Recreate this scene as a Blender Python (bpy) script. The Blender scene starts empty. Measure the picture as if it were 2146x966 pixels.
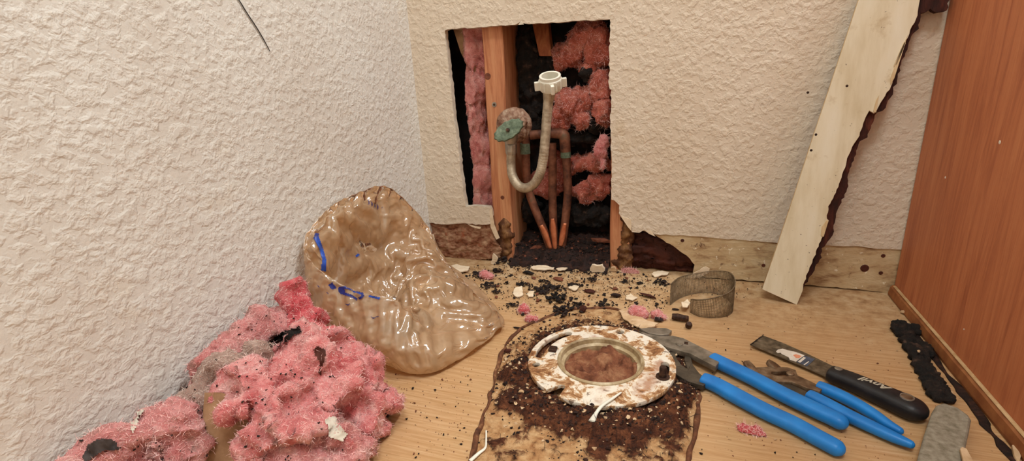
import bpy, bmesh, math, random
import numpy as np
from mathutils import Vector, Matrix
from mathutils.bvhtree import BVHTree

scene = bpy.context.scene
COL = scene.collection
random.seed(7)
RNG = np.random.RandomState(11)

# ------------------------------------------------------------------ camera
F_PX = 1061.27
PITCH, YAW, ROLL = .3082, .3493, -.0529
CAM = np.array([.4905, -.8638, .3608])
def cam_axes():
    f = np.array([-math.sin(YAW)*math.cos(PITCH), math.cos(YAW)*math.cos(PITCH), -math.sin(PITCH)])
    r = np.array([math.cos(YAW), math.sin(YAW), 0.])
    u = np.cross(r, f)
    c, s = math.cos(ROLL), math.sin(ROLL)
    return f, c*r+s*u, -s*r+c*u
AXF, AXR, AXU = cam_axes()
cam_data = bpy.data.cameras.new('camera')
cam_data.sensor_fit = 'HORIZONTAL'; cam_data.sensor_width = 36
cam_data.lens = 36*F_PX/2146
cam_data.clip_start = .01
cam = bpy.data.objects.new('camera', cam_data); COL.objects.link(cam)
cam.matrix_world = Matrix(((AXR[0], AXU[0], -AXF[0], CAM[0]), (AXR[1], AXU[1], -AXF[1], CAM[1]),
                           (AXR[2], AXU[2], -AXF[2], CAM[2]), (0, 0, 0, 1)))
scene.camera = cam

# ------------------------------------------------------------------ light and exposure
scene.view_settings.view_transform = 'Standard'
scene.view_settings.look = 'None'
scene.view_settings.gamma = 1
scene.view_settings.use_curve_mapping = False
scene.view_settings.exposure = -0.06
world = bpy.data.worlds.new('world'); scene.world = world
world.use_nodes = True
world.node_tree.nodes['Background'].inputs[0].default_value = (.95, .98, 1, 1)
world.node_tree.nodes['Background'].inputs[1].default_value = .05
def area(name, loc, target, sx, sy, watts, col):
    d = bpy.data.lights.new(name, 'AREA'); d.shape = 'RECTANGLE'; d.size = sx; d.size_y = sy
    d.energy = watts; d.color = col
    o = bpy.data.objects.new(name, d); COL.objects.link(o); o.location = loc
    o.rotation_euler = (Vector(target)-Vector(loc)).to_track_quat('-Z', 'Y').to_euler()
    return o
area('vanity_light', (1.15, -.24, 1.95), (.25, -.40, 0), .60, .14, 21, (.94, .98, 1.0))
area('fill_light', (.55, -1.3, 2.36), (.6, -1.2, 0), .5, .5, 24, (.93, .98, 1.0))  # unseen fill lamp, added overhead to brighten the cabinet side and right end

# ------------------------------------------------------------------ helpers: pixels to places, noise, meshes
def ray(px, py):
    return AXF + AXR*(px-1073)/F_PX - AXU*(py-483)/F_PX
def FL(px, py, z=0.):
    d = ray(px, py); return CAM + d*(z-CAM[2])/d[2]
def BW(px, py, y=0.):
    d = ray(px, py); return CAM + d*(y-CAM[1])/d[1]
def LW(px, py, x=0.):
    d = ray(px, py); return CAM + d*(x-CAM[0])/d[0]
def FLs(pts, z=0.): return [FL(a, b, z) for a, b in pts]

def _hash(a, seed):
    x = (a[..., 0]*73856093) ^ (a[..., 1]*19349663) ^ (a[..., 2]*83492791) ^ (seed*2654435761 & 0x7fffffff)
    x = (x ^ (x >> 13))*1274126177 & 0x7fffffff
    x = (x ^ (x >> 15))*668265263 & 0x7fffffff
    return ((x ^ (x >> 11)) & 0xffff)/65535.
def vnoise(P, seed=0):
    P = np.asarray(P, float)
    i = np.floor(P).astype(np.int64); f = P-i; u = f*f*(3-2*f)
    r = 0
    for dx in (0, 1):
        for dy in (0, 1):
            for dz in (0, 1):
                w = (u[..., 0] if dx else 1-u[..., 0])*(u[..., 1] if dy else 1-u[..., 1])*(u[..., 2] if dz else 1-u[..., 2])
                r = r + w*_hash(i+np.array([dx, dy, dz]), seed)
    return r
def fbm(P, seed=0, oct=4, gain=.5):
    P = np.asarray(P, float); a = 1.; s = 0; t = 0
    for o in range(oct):
        s = s + a*vnoise(P, seed+o*17); t += a; P = P*2.03+3.7; a *= gain
    return s/t
def ridged(P, seed=0, oct=3):
    P = np.asarray(P, float); a = 1.; s = 0; t = 0
    for o in range(oct):
        s = s + a*(1-np.abs(2*vnoise(P, seed+o*13)-1)*1.6); t += a; P = P*2.1+5.1; a *= .5
    return s/t

WORLD = {}
def link(name, mesh, mat, parent=None, loc=None):
    """mesh holds world coordinates in python lists / arrays (V,F) or a bpy mesh"""
    if not isinstance(mesh, bpy.types.Mesh):
        V, F = mesh
        me = bpy.data.meshes.new(name); me.from_pydata([tuple(map(float, v)) for v in V], [], [tuple(map(int, f)) for f in F]); me.update()
    else:
        me = mesh; me.name = name
    o = bpy.data.objects.new(name, me); COL.objects.link(o)
    n = len(me.vertices); co = np.empty(n*3); me.vertices.foreach_get('co', co); co = co.reshape(-1, 3)
    if parent is not None:
        org = WORLD[parent.name]; o.parent = parent
    else:
        org = Vector(loc) if loc is not None else Vector(((co[:, 0].min()+co[:, 0].max())/2, (co[:, 1].min()+co[:, 1].max())/2, co[:, 2].min()))
        o.location = org
    co = co-np.array(org); me.vertices.foreach_set('co', co.ravel()); me.update()
    WORLD[o.name] = Vector(org)
    if mat is not None:
        for m in (mat if isinstance(mat, (list, tuple)) else [mat]): me.materials.append(m)
    return o
def smooth(o, angle=None):
    me = o.data
    me.polygons.foreach_set('use_smooth', [True]*len(me.polygons))
    if angle is not None:
        try: me.set_sharp_from_angle(angle=math.radians(angle))
        except Exception: pass
    return o
def thing(name, label, cat, loc, group=None):
    o = bpy.data.objects.new(name, None); COL.objects.link(o); o.location = Vector(loc)
    o.empty_display_size = .02
    WORLD[o.name] = Vector(loc)
    return tag(o, label, cat, group)
def tag(o, label=None, cat=None, group=None, kind=None):
    if label: o['label'] = label
    if cat: o['category'] = cat
    if group: o['group'] = group
    if kind: o['kind'] = kind
    return o
def join(parts):
    V = []; F = []; n = 0
    for v, f in parts:
        V += [tuple(p) for p in v]; F += [tuple(i+n for i in q) for q in f]; n += len(v)
    return V, F
def box(x0, x1, y0, y1, z0, z1):
    V = [(x, y, z) for x in (x0, x1) for y in (y0, y1) for z in (z0, z1)]
    F = [(0, 1, 3, 2), (4, 6, 7, 5), (0, 4, 5, 1), (2, 3, 7, 6), (0, 2, 6, 4), (1, 5, 7, 3)]
    return V, F
def bevelled(mesh, w, seg=2):
    V, F = mesh
    bm = bmesh.new(); vs = [bm.verts.new(tuple(v)) for v in V]
    for f in F: bm.faces.new([vs[i] for i in f])
    bmesh.ops.recalc_face_normals(bm, faces=bm.faces)
    bmesh.ops.bevel(bm, geom=list(bm.edges), offset=w, segments=seg, profile=.5, affect='EDGES')
    me = bpy.data.meshes.new('m'); bm.to_mesh(me); bm.free(); return me
def catmull(pts, n, closed=False):
    P = np.array([np.atleast_1d(p) for p in pts], float); m = len(P); out = []
    segs = m if closed else m-1
    for s in range(segs):
        if closed: a, b, c, d = P[(s-1) % m], P[s], P[(s+1) % m], P[(s+2) % m]
        else: a, b, c, d = P[max(s-1, 0)], P[s], P[s+1], P[min(s+2, m-1)]
        for k in range(n):
            t = k/n
            out.append(.5*((2*b)+(c-a)*t+(2*a-5*b+4*c-d)*t*t+(3*b-a-3*c+d)*t**3))
    if not closed: out.append(P[-1])
    return np.array(out)
def sweep(path, rx, rz, up=(0, 0, 1), seg=16, n=6, cap=True, mod=None, power=2.):
    """tube along a path; rx sideways, rz along 'up'; radii may be lists per control point"""
    m = len(path)
    rx = list(rx) if hasattr(rx, '__len__') else [rx]*m
    rz = list(rz) if hasattr(rz, '__len__') else [rz]*m
    C = catmull(path, n) if n > 1 else np.array(path, float)
    RX = catmull([[r] for r in rx], n)[:, 0] if n > 1 else np.array(rx)
    RZ = catmull([[r] for r in rz], n)[:, 0] if n > 1 else np.array(rz)
    T = np.gradient(C, axis=0); T /= np.linalg.norm(T, axis=1)[:, None]
    up = np.array(up, float); V = []; F = []
    S = np.concatenate([[0], np.cumsum(np.linalg.norm(np.diff(C, axis=0), axis=1))])
    side_prev = None
    for i in range(len(C)):
        s = np.cross(T[i], up)
        if np.linalg.norm(s) < 1e-3: s = side_prev if side_prev is not None else np.cross(T[i], (1, 0, 0))
        s = s/np.linalg.norm(s)
        if side_prev is not None and s @ side_prev < 0: s = -s
        side_prev = s
        w = np.cross(s, T[i])
        for k in range(seg):
            a = 2*math.pi*k/seg
            ca, sa = math.cos(a), math.sin(a)
            q = 2/power
            ca = math.copysign(abs(ca)**q, ca); sa = math.copysign(abs(sa)**q, sa)
            g = 1+(mod(a, S[i]) if mod else 0)
            V.append(C[i]+s*RX[i]*ca*g+w*RZ[i]*sa*g)
    for i in range(len(C)-1):
        for k in range(seg):
            a, b = i*seg+k, i*seg+(k+1) % seg
            F.append((a, b, b+seg, a+seg))
    if cap:
        F.append(tuple(range(seg-1, -1, -1))); F.append(tuple((len(C)-1)*seg+k for k in range(seg)))
    return V, F
def round_ends(rad, n0=True, n1=True): return rad
def lathe(prof, C, axis, seg=32, closed=False):
    """prof: (radius, height) pairs about an axis through C"""
    ax = Vector(axis).normalized(); q = ax.to_track_quat('Z', 'Y').to_matrix()
    V = []; F = []
    for r, h in prof:
        for k in range(seg):
            a = 2*math.pi*k/seg
            V.append(tuple(Vector(C)+q @ Vector((r*math.cos(a), r*math.sin(a), h))))
    m = len(prof)
    for i in range(m if closed else m-1):
        for k in range(seg):
            a, b = i*seg+k, i*seg+(k+1) % seg
            c, d = ((i+1) % m)*seg+(k+1) % seg, ((i+1) % m)*seg+k
            F.append((a, b, c, d))
    if not closed:
        if prof[0][0] > 1e-6: F.append(tuple(range(seg-1, -1, -1)))
        if prof[-1][0] > 1e-6: F.append(tuple((m-1)*seg+k for k in range(seg)))
    return V, F
def plate(outlines, thick, O, U, W, bevel=0.):
    """flat plate with holes: 2D outlines (u,v), extruded; U,W world axes of the plane, top face at O plane"""
    cu = bpy.data.curves.new('c', 'CURVE'); cu.dimensions = '2D'; cu.fill_mode = 'BOTH'
    cu.extrude = thick/2-bevel; cu.bevel_depth = bevel; cu.bevel_resolution = 1; cu.offset = -bevel
    for pts in outlines:
        sp = cu.splines.new('POLY'); sp.points.add(len(pts)-1)
        for i, q in enumerate(pts): sp.points[i].co = (q[0], q[1], 0, 1)
        sp.use_cyclic_u = True
    ob = bpy.data.objects.new('c', cu)
    me = bpy.data.meshes.new_from_object(ob)
    bpy.data.objects.remove(ob); bpy.data.curves.remove(cu)
    U = Vector(U); W = Vector(W); N = U.cross(W)
    for v in me.vertices:
        x, y, z = v.co
        v.co = Vector(O)+U*x+W*y+N*(z-thick/2)
    return me
def plate_floor(pts, z, thick, bevel=0., holes=()):
    return plate([[(p[0], p[1]) for p in pts]]+[[(p[0], p[1]) for p in h] for h in holes], thick, (0, 0, z), (1, 0, 0), (0, 1, 0), bevel)
def jag(pts, step, amp, seed=0, closed=True):
    """roughen an outline of 2D points"""
    r = np.random.RandomState(seed); out = []
    P = [np.array(p[:2], float) for p in pts]; m = len(P)
    for i in range(m if closed else m-1):
        a, b = P[i], P[(i+1) % m]; L = np.linalg.norm(b-a); k = max(1, int(L/step))
        nrm = np.array([-(b-a)[1], (b-a)[0]])/(L+1e-9)
        for j in range(k):
            t = j/k; out.append(a+(b-a)*t+(nrm*r.uniform(-amp, amp) if j else 0))
    if not closed: out.append(P[-1])
    return out
def remeshed(parts, voxel):
    V, F = join(parts)
    me = bpy.data.meshes.new('t'); me.from_pydata([tuple(v) for v in V], [], F); me.update()
    o = bpy.data.objects.new('t', me); COL.objects.link(o)
    md = o.modifiers.new('r', 'REMESH'); md.mode = 'VOXEL'; md.voxel_size = voxel
    dg = bpy.context.evaluated_depsgraph_get(); dg.update()
    out = bpy.data.meshes.new_from_object(o.evaluated_get(dg))
    bpy.data.objects.remove(o); bpy.data.meshes.remove(me)
    return out
def co_no(me):
    n = len(me.vertices); a = np.empty(n*3); me.vertices.foreach_get('co', a)
    b = np.array([v.normal[:] for v in me.vertices]) if n else np.zeros((0, 3))
    return a.reshape(-1, 3), b
def set_co(me, co): me.vertices.foreach_set('co', np.ascontiguousarray(co).ravel()); me.update()
def ellipsoid(c, r, rot=0., sub=3):
    bm = bmesh.new(); bmesh.ops.create_icosphere(bm, subdivisions=sub, radius=1)
    M = Matrix.Translation(c) @ Matrix.Rotation(rot, 4, 'Z') @ Matrix.Diagonal((*r, 1))
    V = [tuple(M @ v.co) for v in bm.verts]; F = [tuple(v.index for v in f.verts) for f in bm.faces]
    bm.free(); return V, F
def clump(ells, voxel=.004, amps=((22, .016), (55, .009), (140, .004)), seed=0, floor=None, stretch=(1, 1, 1), limit=None):
    me = remeshed([ellipsoid(*e) for e in ells], voxel)
    for k, (s, a) in enumerate(amps):
        co, no = co_no(me)
        q = co*s*np.array(stretch)
        w = np.stack([vnoise(q*.7, seed+90), vnoise(q*.7+9, seed+91), vnoise(q*.7+19, seed+92)], 1)*1.2
        d = (fbm(q+w, seed+k*7, 2)-.5)*2 if k else (ridged(q+w, seed+k*7, 2)-.35)
        co = co+no*(d*a)[:, None]
        if floor is not None: co[:, 2] = np.maximum(co[:, 2], floor+.0005)
        if limit is not None: co = limit(co)
        set_co(me, co)
    return me
def fibres(me, n, length, width, seed=0, lift=.6, tangent=None):
    """loose glass fibres standing off a clump"""
    r = np.random.RandomState(seed)
    me.calc_loop_triangles()
    co, _ = co_no(me); tri = np.array([t.vertices[:] for t in me.loop_triangles])
    a, b, c = co[tri[:, 0]], co[tri[:, 1]], co[tri[:, 2]]
    nr = np.cross(b-a, c-a); ar = np.linalg.norm(nr, axis=1); nr = nr/(ar[:, None]+1e-12)
    idx = r.choice(len(tri), n, p=ar/ar.sum())
    u, v = r.rand(n), r.rand(n); fl = u+v > 1; u[fl], v[fl] = 1-u[fl], 1-v[fl]
    P = a[idx]+(b-a)[idx]*u[:, None]+(c-a)[idx]*v[:, None]; N = nr[idx]
    D = r.normal(size=(n, 3)); D -= N*(D*N).sum(1)[:, None]; D /= np.linalg.norm(D, axis=1)[:, None]
    L = length*r.uniform(.4, 1.4, n)[:, None]
    P0 = P-N*.001; P1 = P+D*L*.5+N*L*lift*.45*r.rand(n, 1); P2 = P+D*L+N*L*lift*r.uniform(-.2, .6, (n, 1))+r.normal(size=(n, 3))*L*.12
    W = np.cross(D, N)*width*.5
    V = np.concatenate([P0-W, P0+W, P1-W, P1+W, P2], 0); k = np.arange(n)
    F = np.concatenate([np.stack([k, k+n, k+3*n, k+2*n], 1)], 0)
    G = np.stack([k+2*n, k+3*n, k+4*n], 1)
    return V, [tuple(f) for f in F]+[tuple(f) for f in G]
def chip(seed, sx, sy, sz, n=14):
    r = np.random.RandomState(seed); bm = bmesh.new()
    for k in range(n):
        d = r.normal(size=3); d /= np.linalg.norm(d); d *= r.uniform(.7, 1.)
        bm.verts.new((d[0]*sx, d[1]*sy, d[2]*sz))
    res = bmesh.ops.convex_hull(bm, input=bm.verts)
    bmesh.ops.delete(bm, geom=[v for v in bm.verts if not v.link_faces], context='VERTS')
    zmin = min(v.co.z for v in bm.verts)
    for v in bm.verts: v.co.z -= zmin
    bm.verts.index_update()
    V = [tuple(v.co) for v in bm.verts]; F = [tuple(v.index for v in f.verts) for f in bm.faces]; bm.free()
    return V, F
def place(mesh, loc, rz=0., s=1., tilt=0.):
    M = Matrix.Translation(Vector(loc)) @ Matrix.Rotation(rz, 4, 'Z') @ Matrix.Rotation(tilt, 4, 'X') @ Matrix.Scale(s, 4)
    return [tuple(M @ Vector(v)) for v in mesh[0]], mesh[1]
def bvh_of(objs):
    V = []; F = []; n = 0
    for o in objs:
        org = WORLD[o.name]
        V += [v.co+org for v in o.data.vertices]; F += [tuple(i+n for i in p.vertices) for p in o.data.polygons]; n = len(V)
    return BVHTree.FromPolygons(V, F)

# ------------------------------------------------------------------ materials
def lin(h):
    h = h.lstrip('#'); c = [int(h[i:i+2], 16)/255 for i in (0, 2, 4)]
    return tuple(x/12.92 if x <= .04045 else ((x+.055)/1.055)**2.4 for x in c)+(1,)
class NT:
    def __init__(s, name):
        s.m = bpy.data.materials.new(name); s.m.use_nodes = True; s.t = s.m.node_tree; s.n = s.t.nodes; s.l = s.t.links
        s.b = s.n['Principled BSDF']; s.out = s.n['Material Output']
        s.tc = s.n.new('ShaderNodeTexCoord')
    def coords(s, scale=(1, 1, 1), rot=(0, 0, 0), src='Object'):
        mp = s.n.new('ShaderNodeMapping'); mp.inputs['Scale'].default_value = scale; mp.inputs['Rotation'].default_value = rot
        s.l.new(s.tc.outputs[src], mp.inputs[0]); return mp.outputs[0]
    def noise(s, vec, scale, detail=4, rough=.55, dist=0.):
        n = s.n.new('ShaderNodeTexNoise'); n.inputs['Scale'].default_value = scale; n.inputs['Detail'].default_value = detail
        n.inputs['Roughness'].default_value = rough; n.inputs['Distortion'].default_value = dist
        s.l.new(vec, n.inputs['Vector']); return n.outputs['Fac']
    def voronoi(s, vec, scale, feature='F1', smooth=None):
        n = s.n.new('ShaderNodeTexVoronoi'); n.feature = feature; n.inputs['Scale'].default_value = scale
        s.l.new(vec, n.inputs['Vector']); return n.outputs['Distance']
    def wave(s, vec, scale, dist, detail=3, dscale=1., dir='Y'):
        n = s.n.new('ShaderNodeTexWave'); n.bands_direction = dir; n.inputs['Scale'].default_value = scale
        n.inputs['Distortion'].default_value = dist; n.inputs['Detail'].default_value = detail; n.inputs['Detail Scale'].default_value = dscale
        s.l.new(vec, n.inputs['Vector']); return n.outputs['Fac']
    def ramp(s, fac, stops, interp='LINEAR'):
        r = s.n.new('ShaderNodeValToRGB'); e = r.color_ramp.elements; r.color_ramp.interpolation = interp
        for i, (p, c) in enumerate(stops):
            el = e[i] if i < 2 else e.new(p)
            el.position = p; el.color = lin(c) if isinstance(c, str) else (c, c, c, 1)
        s.l.new(fac, r.inputs[0]); return r.outputs[0]
    def mix(s, fac, a, b, mode='MIX'):
        m = s.n.new('ShaderNodeMix'); m.data_type = 'RGBA'; m.blend_type = mode
        for sock, val in ((m.inputs[0], fac), (m.inputs[6], a), (m.inputs[7], b)):
            if isinstance(val, (int, float)): sock.default_value = val if sock == m.inputs[0] else (val, val, val, 1)
            elif isinstance(val, str): sock.default_value = lin(val)
            else: s.l.new(val, sock)
        return m.outputs[2]
    def math(s, op, a, b=None):
        m = s.n.new('ShaderNodeMath'); m.operation = op
        for i, v in enumerate((a, b)):
            if v is None: continue
            if isinstance(v, (int, float)): m.inputs[i].default_value = v
            else: s.l.new(v, m.inputs[i])
        return m.outputs[0]
    def sep(s, vec):
        n = s.n.new('ShaderNodeSeparateXYZ'); s.l.new(vec, n.inputs[0]); return n.outputs
    def bump(s, h, strength=.5, dist=.002):
        b = s.n.new('ShaderNodeBump'); b.inputs['Strength'].default_value = strength; b.inputs['Distance'].default_value = dist
        s.l.new(h, b.inputs['Height']); s.l.new(b.outputs[0], s.b.inputs['Normal']); return b
    def set(s, color=None, rough=None, metal=None, spec=None, **kw):
        for key, v in (('Base Color', color), ('Roughness', rough), ('Metallic', metal), ('Specular IOR Level', spec)):
            if v is None: continue
            if isinstance(v, str): s.b.inputs[key].default_value = lin(v)
            elif isinstance(v, (int, float)): s.b.inputs[key].default_value = v
            else: s.l.new(v, s.b.inputs[key])
        for k, v in kw.items(): s.b.inputs[k].default_value = v
        return s.m
def simple(name, stops, scale=40, rough=.7, metal=0., bump=0., bscale=None, bdist=.001, stretch=(1, 1, 1), detail=4, spec=.4, dist=0.):
    t = NT(name); v = t.coords(stretch)
    f = t.noise(v, scale, detail, .6, dist)
    c = t.ramp(f, stops)
    if bump: t.bump(t.noise(v, bscale or scale*2, 4), bump, bdist)
    return t.set(c, rough, metal, spec)

M = {}
def wall_paint(name, base, dark, stain):
    t = NT(name); v = t.coords()
    n1 = t.noise(v, 105, 3, .5, .25); n2 = t.noise(v, 260, 2, .5, .2); n3 = t.noise(v, 45, 2)
    knock = t.ramp(n1, [(.42, 0.), (.66, 1.)])
    h = t.math('ADD', t.math('MULTIPLY', knock, .8), t.math('MULTIPLY', n2, .3))
    h = t.math('ADD', h, t.math('MULTIPLY', n3, .5))
    c = t.mix(t.ramp(t.noise(v, 5, 4), [(.45, 0.), (.75, 1.)]), base, dark)
    c = t.mix(t.ramp(t.noise(v, 9, 5, .65), [(.62, 0.), (.74, .35)]), c, stain)
    t.bump(h, .46, .0028)
    return t.set(c, .62, 0, .35)
M['wall_left'] = wall_paint('wall_paint_left', '#e0dcd4', '#d9d2c8', '#d9c9ac')
M['wall_back'] = wall_paint('wall_paint_back', '#dbcbb6', '#d3c0a8', '#cab08a')
M['plain_wall'] = simple('plain_wall', [(.3, '#e0ded9'), (.7, '#dad7d0')], 4)
def vinyl():
    t = NT('vinyl_floor')
    g = t.wave(t.coords((.22, 1, 1)), 34, 6., 4, 1.3, 'Y')
    n = t.noise(t.coords((3, 70, 1)), 6, 5, .6)
    c = t.ramp(n, [(.3, '#b2875a'), (.5, '#c1986c'), (.72, '#cda981')])
    c = t.mix(t.math('MULTIPLY', t.ramp(g, [(.6, 0.), (.95, 1.)]), .22), c, '#a87a44')
    c = t.mix(t.ramp(t.noise(t.coords(), 12, 5, .65), [(.56, 0.), (.74, .55)]), c, '#b8966a')
    c = t.mix(t.ramp(t.noise(t.coords(), 40, 5, .7), [(.60, 0.), (.72, .5)]), c, '#a97e52')
    c = t.mix(t.ramp(t.noise(t.coords(), 190, 3, .6), [(.67, 0.), (.71, .6)]), c, '#6a4526')
    x_, y_, z_ = t.sep(t.coords())
    dust = t.ramp(t.math('ADD', y_, t.math('MULTIPLY', t.noise(t.coords(), 16, 5, .65), .16)), [(.80, 0.), (.98, .65)])
    c = t.mix(dust, c, t.ramp(t.noise(t.coords(), 55, 6, .7), [(.35, '#8a6440'), (.5, '#bd9c74'), (.65, '#d2bb97')]))
    t.bump(n, .10, .001)
    return t.set(c, t.ramp(t.noise(t.coords(), 30, 4), [(.3, .40), (.7, .65)]), 0, .35)
M['vinyl'] = vinyl()
def wood(name, a, b, c, axis='Z', scale=1., rough=.6, rot=(0, 0, 0)):
    t = NT(name); st = {'Z': (9, 9, .6), 'X': (.6, 9, 9), 'Y': (9, .6, 9)}[axis]
    v = t.coords(tuple(s*scale for s in st), rot)
    n = t.noise(v, 9, 6, .65, .8); m = t.noise(v, 60, 3, .6)
    col = t.ramp(n, [(.28, a), (.5, b), (.72, c)])
    col = t.mix(t.math('MULTIPLY', t.ramp(m, [(.5, 0.), (.75, 1.)]), .35), col, a)
    t.bump(m, .2, .0008)
    return t.set(col, rough, 0, .35)
M['stud'] = wood('pine_stud', '#a05a38', '#c98860', '#dba679', 'Z')
M['stud_dark'] = wood('aged_pine', '#7a3f22', '#a85f38', '#bd7a4b', 'Z')
M['cabinet'] = wood('oak_laminate', '#a0583a', '#bf744c', '#cc8459', 'Z', 1.1, .55, (.32, 0, 0))
M['cabinet_trim'] = simple('cabinet_trim', [(.3, '#7d4524'), (.7, '#a3683c')], 60, .6)
M['trim_edge'] = simple('lit_edge', [(.3, '#b08a5c'), (.7, '#d2b184')], 90, .7)  # pale tone for light caught on the moulding's top edge
M['counter'] = simple('counter', [(.3, '#d8d2c4'), (.7, '#e4dfd3')], 80, .3)
M['gypsum'] = simple('gypsum', [(.3, '#cbbca3'), (.7, '#e6dcc9')], 120, .95, bump=.5, bscale=300)
M['paper'] = simple('drywall_paper', [(.3, '#d9bf9d'), (.6, '#ecd9bd'), (.8, '#c79c74')], 60, .9, bump=.3)
def strip_mat():
    t = NT('bare_drywall'); v = t.coords((1, 1, 2.5))
    c = t.ramp(t.noise(v, 22, 6, .65), [(.3, '#8f6a48'), (.46, '#c3a67e'), (.7, '#d6c19b')])
    c = t.mix(t.ramp(t.noise(t.coords(), 60, 5, .7), [(.60, 0.), (.70, .85)]), c, '#5a2f20')
    c = t.mix(t.ramp(t.noise(t.coords(), 130, 3, .6), [(.66, 0.), (.7, .8)]), c, '#efe4cc')
    t.bump(t.noise(v, 90, 5), .5, .002)
    return t.set(c, .9, 0, .2)
M['strip'] = strip_mat()
def torn_mat():
    t = NT('stained_torn_drywall'); v = t.coords((1, 1, 1.6))
    c = t.ramp(t.noise(v, 45, 6, .7), [(.30, '#4a2418'), (.42, '#8d5a41'), (.54, '#a98064'), (.7, '#c7a382')])
    c = t.mix(t.ramp(t.noise(t.coords(), 40, 5, .7), [(.58, 0.), (.68, .8)]), c, '#a5583a')
    t.bump(t.noise(v, 80, 6, .7), .9, .004)
    return t.set(c, .9, 0, .2)
M['torn'] = torn_mat()
def rot_mat(name, dark, mid, light, stretch=(2, 9, 9)):
    t = NT(name); v = t.coords(stretch)
    n = t.noise(v, 12, 6, .7, .5)
    c = t.ramp(n, [(.3, dark), (.52, mid), (.75, light)])
    t.bump(n, .9, .004)
    return t.set(c, .75, 0, .35)
M['rot'] = rot_mat('rotten_wood', '#0c0604', '#28140c', '#5a3422', (4, 9, 9))
M['rot_red'] = rot_mat('rotten_red_wood', '#1d0a07', '#4c2114', '#73402a', (1, 1, 1))
M['rot_mottled'] = rot_mat('mottled_rot', '#1a0d08', '#5f3a22', '#b98a55', (1.5, 1.5, 1))
M['mould'] = simple('black_mould', [(.4, '#0b0806'), (.60, '#21160f'), (.76, '#5e4536')], 90, .9, bump=.9, bscale=160, bdist=.004, detail=6)
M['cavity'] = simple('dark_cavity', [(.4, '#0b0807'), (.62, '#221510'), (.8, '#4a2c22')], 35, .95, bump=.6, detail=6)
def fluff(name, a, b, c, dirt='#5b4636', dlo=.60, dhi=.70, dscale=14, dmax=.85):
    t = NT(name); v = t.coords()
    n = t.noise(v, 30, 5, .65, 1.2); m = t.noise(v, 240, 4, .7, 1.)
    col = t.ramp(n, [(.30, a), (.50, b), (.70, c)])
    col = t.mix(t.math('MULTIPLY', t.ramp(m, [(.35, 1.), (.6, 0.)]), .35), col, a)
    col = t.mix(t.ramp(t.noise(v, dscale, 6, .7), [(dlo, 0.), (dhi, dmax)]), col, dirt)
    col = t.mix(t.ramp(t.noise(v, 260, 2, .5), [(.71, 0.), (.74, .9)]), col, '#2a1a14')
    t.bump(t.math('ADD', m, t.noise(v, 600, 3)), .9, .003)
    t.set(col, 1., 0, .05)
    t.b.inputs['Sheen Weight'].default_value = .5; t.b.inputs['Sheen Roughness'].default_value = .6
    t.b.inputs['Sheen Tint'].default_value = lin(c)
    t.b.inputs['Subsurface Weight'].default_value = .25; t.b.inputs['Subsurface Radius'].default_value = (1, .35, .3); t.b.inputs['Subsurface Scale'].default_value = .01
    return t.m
M['pink'] = fluff('pink_fibreglass', '#bf4a4c', '#ec9692', '#f8c6be', dlo=.60, dhi=.69, dscale=18)
M['pink_red'] = fluff('deep_pink_fibreglass', '#b5303a', '#de666a', '#f0a09c', dlo=.66, dhi=.75)
M['pink_dirty'] = fluff('dirty_pink_fibreglass', '#b45a56', '#dd9490', '#ecbab2', '#7b6552', .50, .62, 20)
M['grey_fluff'] = fluff('grey_brown_fibreglass', '#8a6b5e', '#b49486', '#ccb2a4', '#5d4a3a', .50, .62, 18)
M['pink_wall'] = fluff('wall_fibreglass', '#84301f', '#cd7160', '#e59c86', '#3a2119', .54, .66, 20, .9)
M['pink_batt'] = fluff('batt_fibreglass', '#a84a48', '#d98f86', '#ecb9ae', '#8f4a40', .62, .75, 22, .6)
M['fibre'] = simple('pink_fibres', [(.3, '#f0aca6'), (.6, '#f9d2ca')], 30, .9)
M['fibre_grey'] = simple('grey_fibres', [(.3, '#c2a798'), (.6, '#e0cdbf')], 30, .9)
M['kraft'] = simple('kraft_paper', [(.3, '#8a6547'), (.5, '#a98360'), (.75, '#c09c78')], 35, .85, bump=.4, bscale=90, bdist=.002)
M['tar'] = simple('tar_paper', [(.35, '#2c2422'), (.7, '#4f4440')], 60, .75, bump=.6, bdist=.002)
M['lint'] = simple('pale_lint', [(.3, '#b8ab9a'), (.7, '#e4dccb')], 60, .95, bump=.8)
def copper(name, ex):
    t = NT(name); v = t.coords()
    c = t.ramp(t.noise(v, 35, 5, .65), [(.3, '#33201a'), (.46, '#6f4330'), (.6, '#8f5c44'), (.74, '#5f5a45')])
    if ex: c = t.ramp(t.noise(v, 60, 4), [(.3, '#b5613f'), (.7, '#e69a72')])
    t.bump(t.noise(v, 120, 4), .3, .001)
    return t.set(c, .38 if ex else .6, .75 if ex else .35, .5)
M['copper'] = copper('tarnished_copper', False); M['copper_bright'] = copper('scraped_copper', True)
M['patina'] = simple('green_patina', [(.3, '#4d5a48'), (.55, '#71806a'), (.75, '#93a08a')], 140, .75, bump=.6, metal=.2)
M['rust_plate'] = simple('rusted_chrome', [(.3, '#5d3626'), (.5, '#93705a'), (.7, '#b5a08a')], 130, .7, metal=.3, bump=.9, detail=6)
M['dull_metal'] = simple('dull_metal', [(.3, '#8d8478'), (.7, '#bcb2a2')], 60, .4, metal=.7, bump=.2)
M['braid'] = simple('dirty_steel_braid', [(.3, '#857460'), (.5, '#ab9a82'), (.72, '#cdbfa8')], 70, .45, metal=.45, bump=.4, bscale=500)
M['white_plastic'] = simple('white_plastic', [(.3, '#dcd6c4'), (.7, '#ece8da')], 40, .4)
M['steel'] = simple('tool_steel', [(.3, '#5f564a'), (.5, '#857a6b'), (.72, '#a3988a')], 60, .48, metal=.55, bump=.15, bscale=200)
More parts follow.
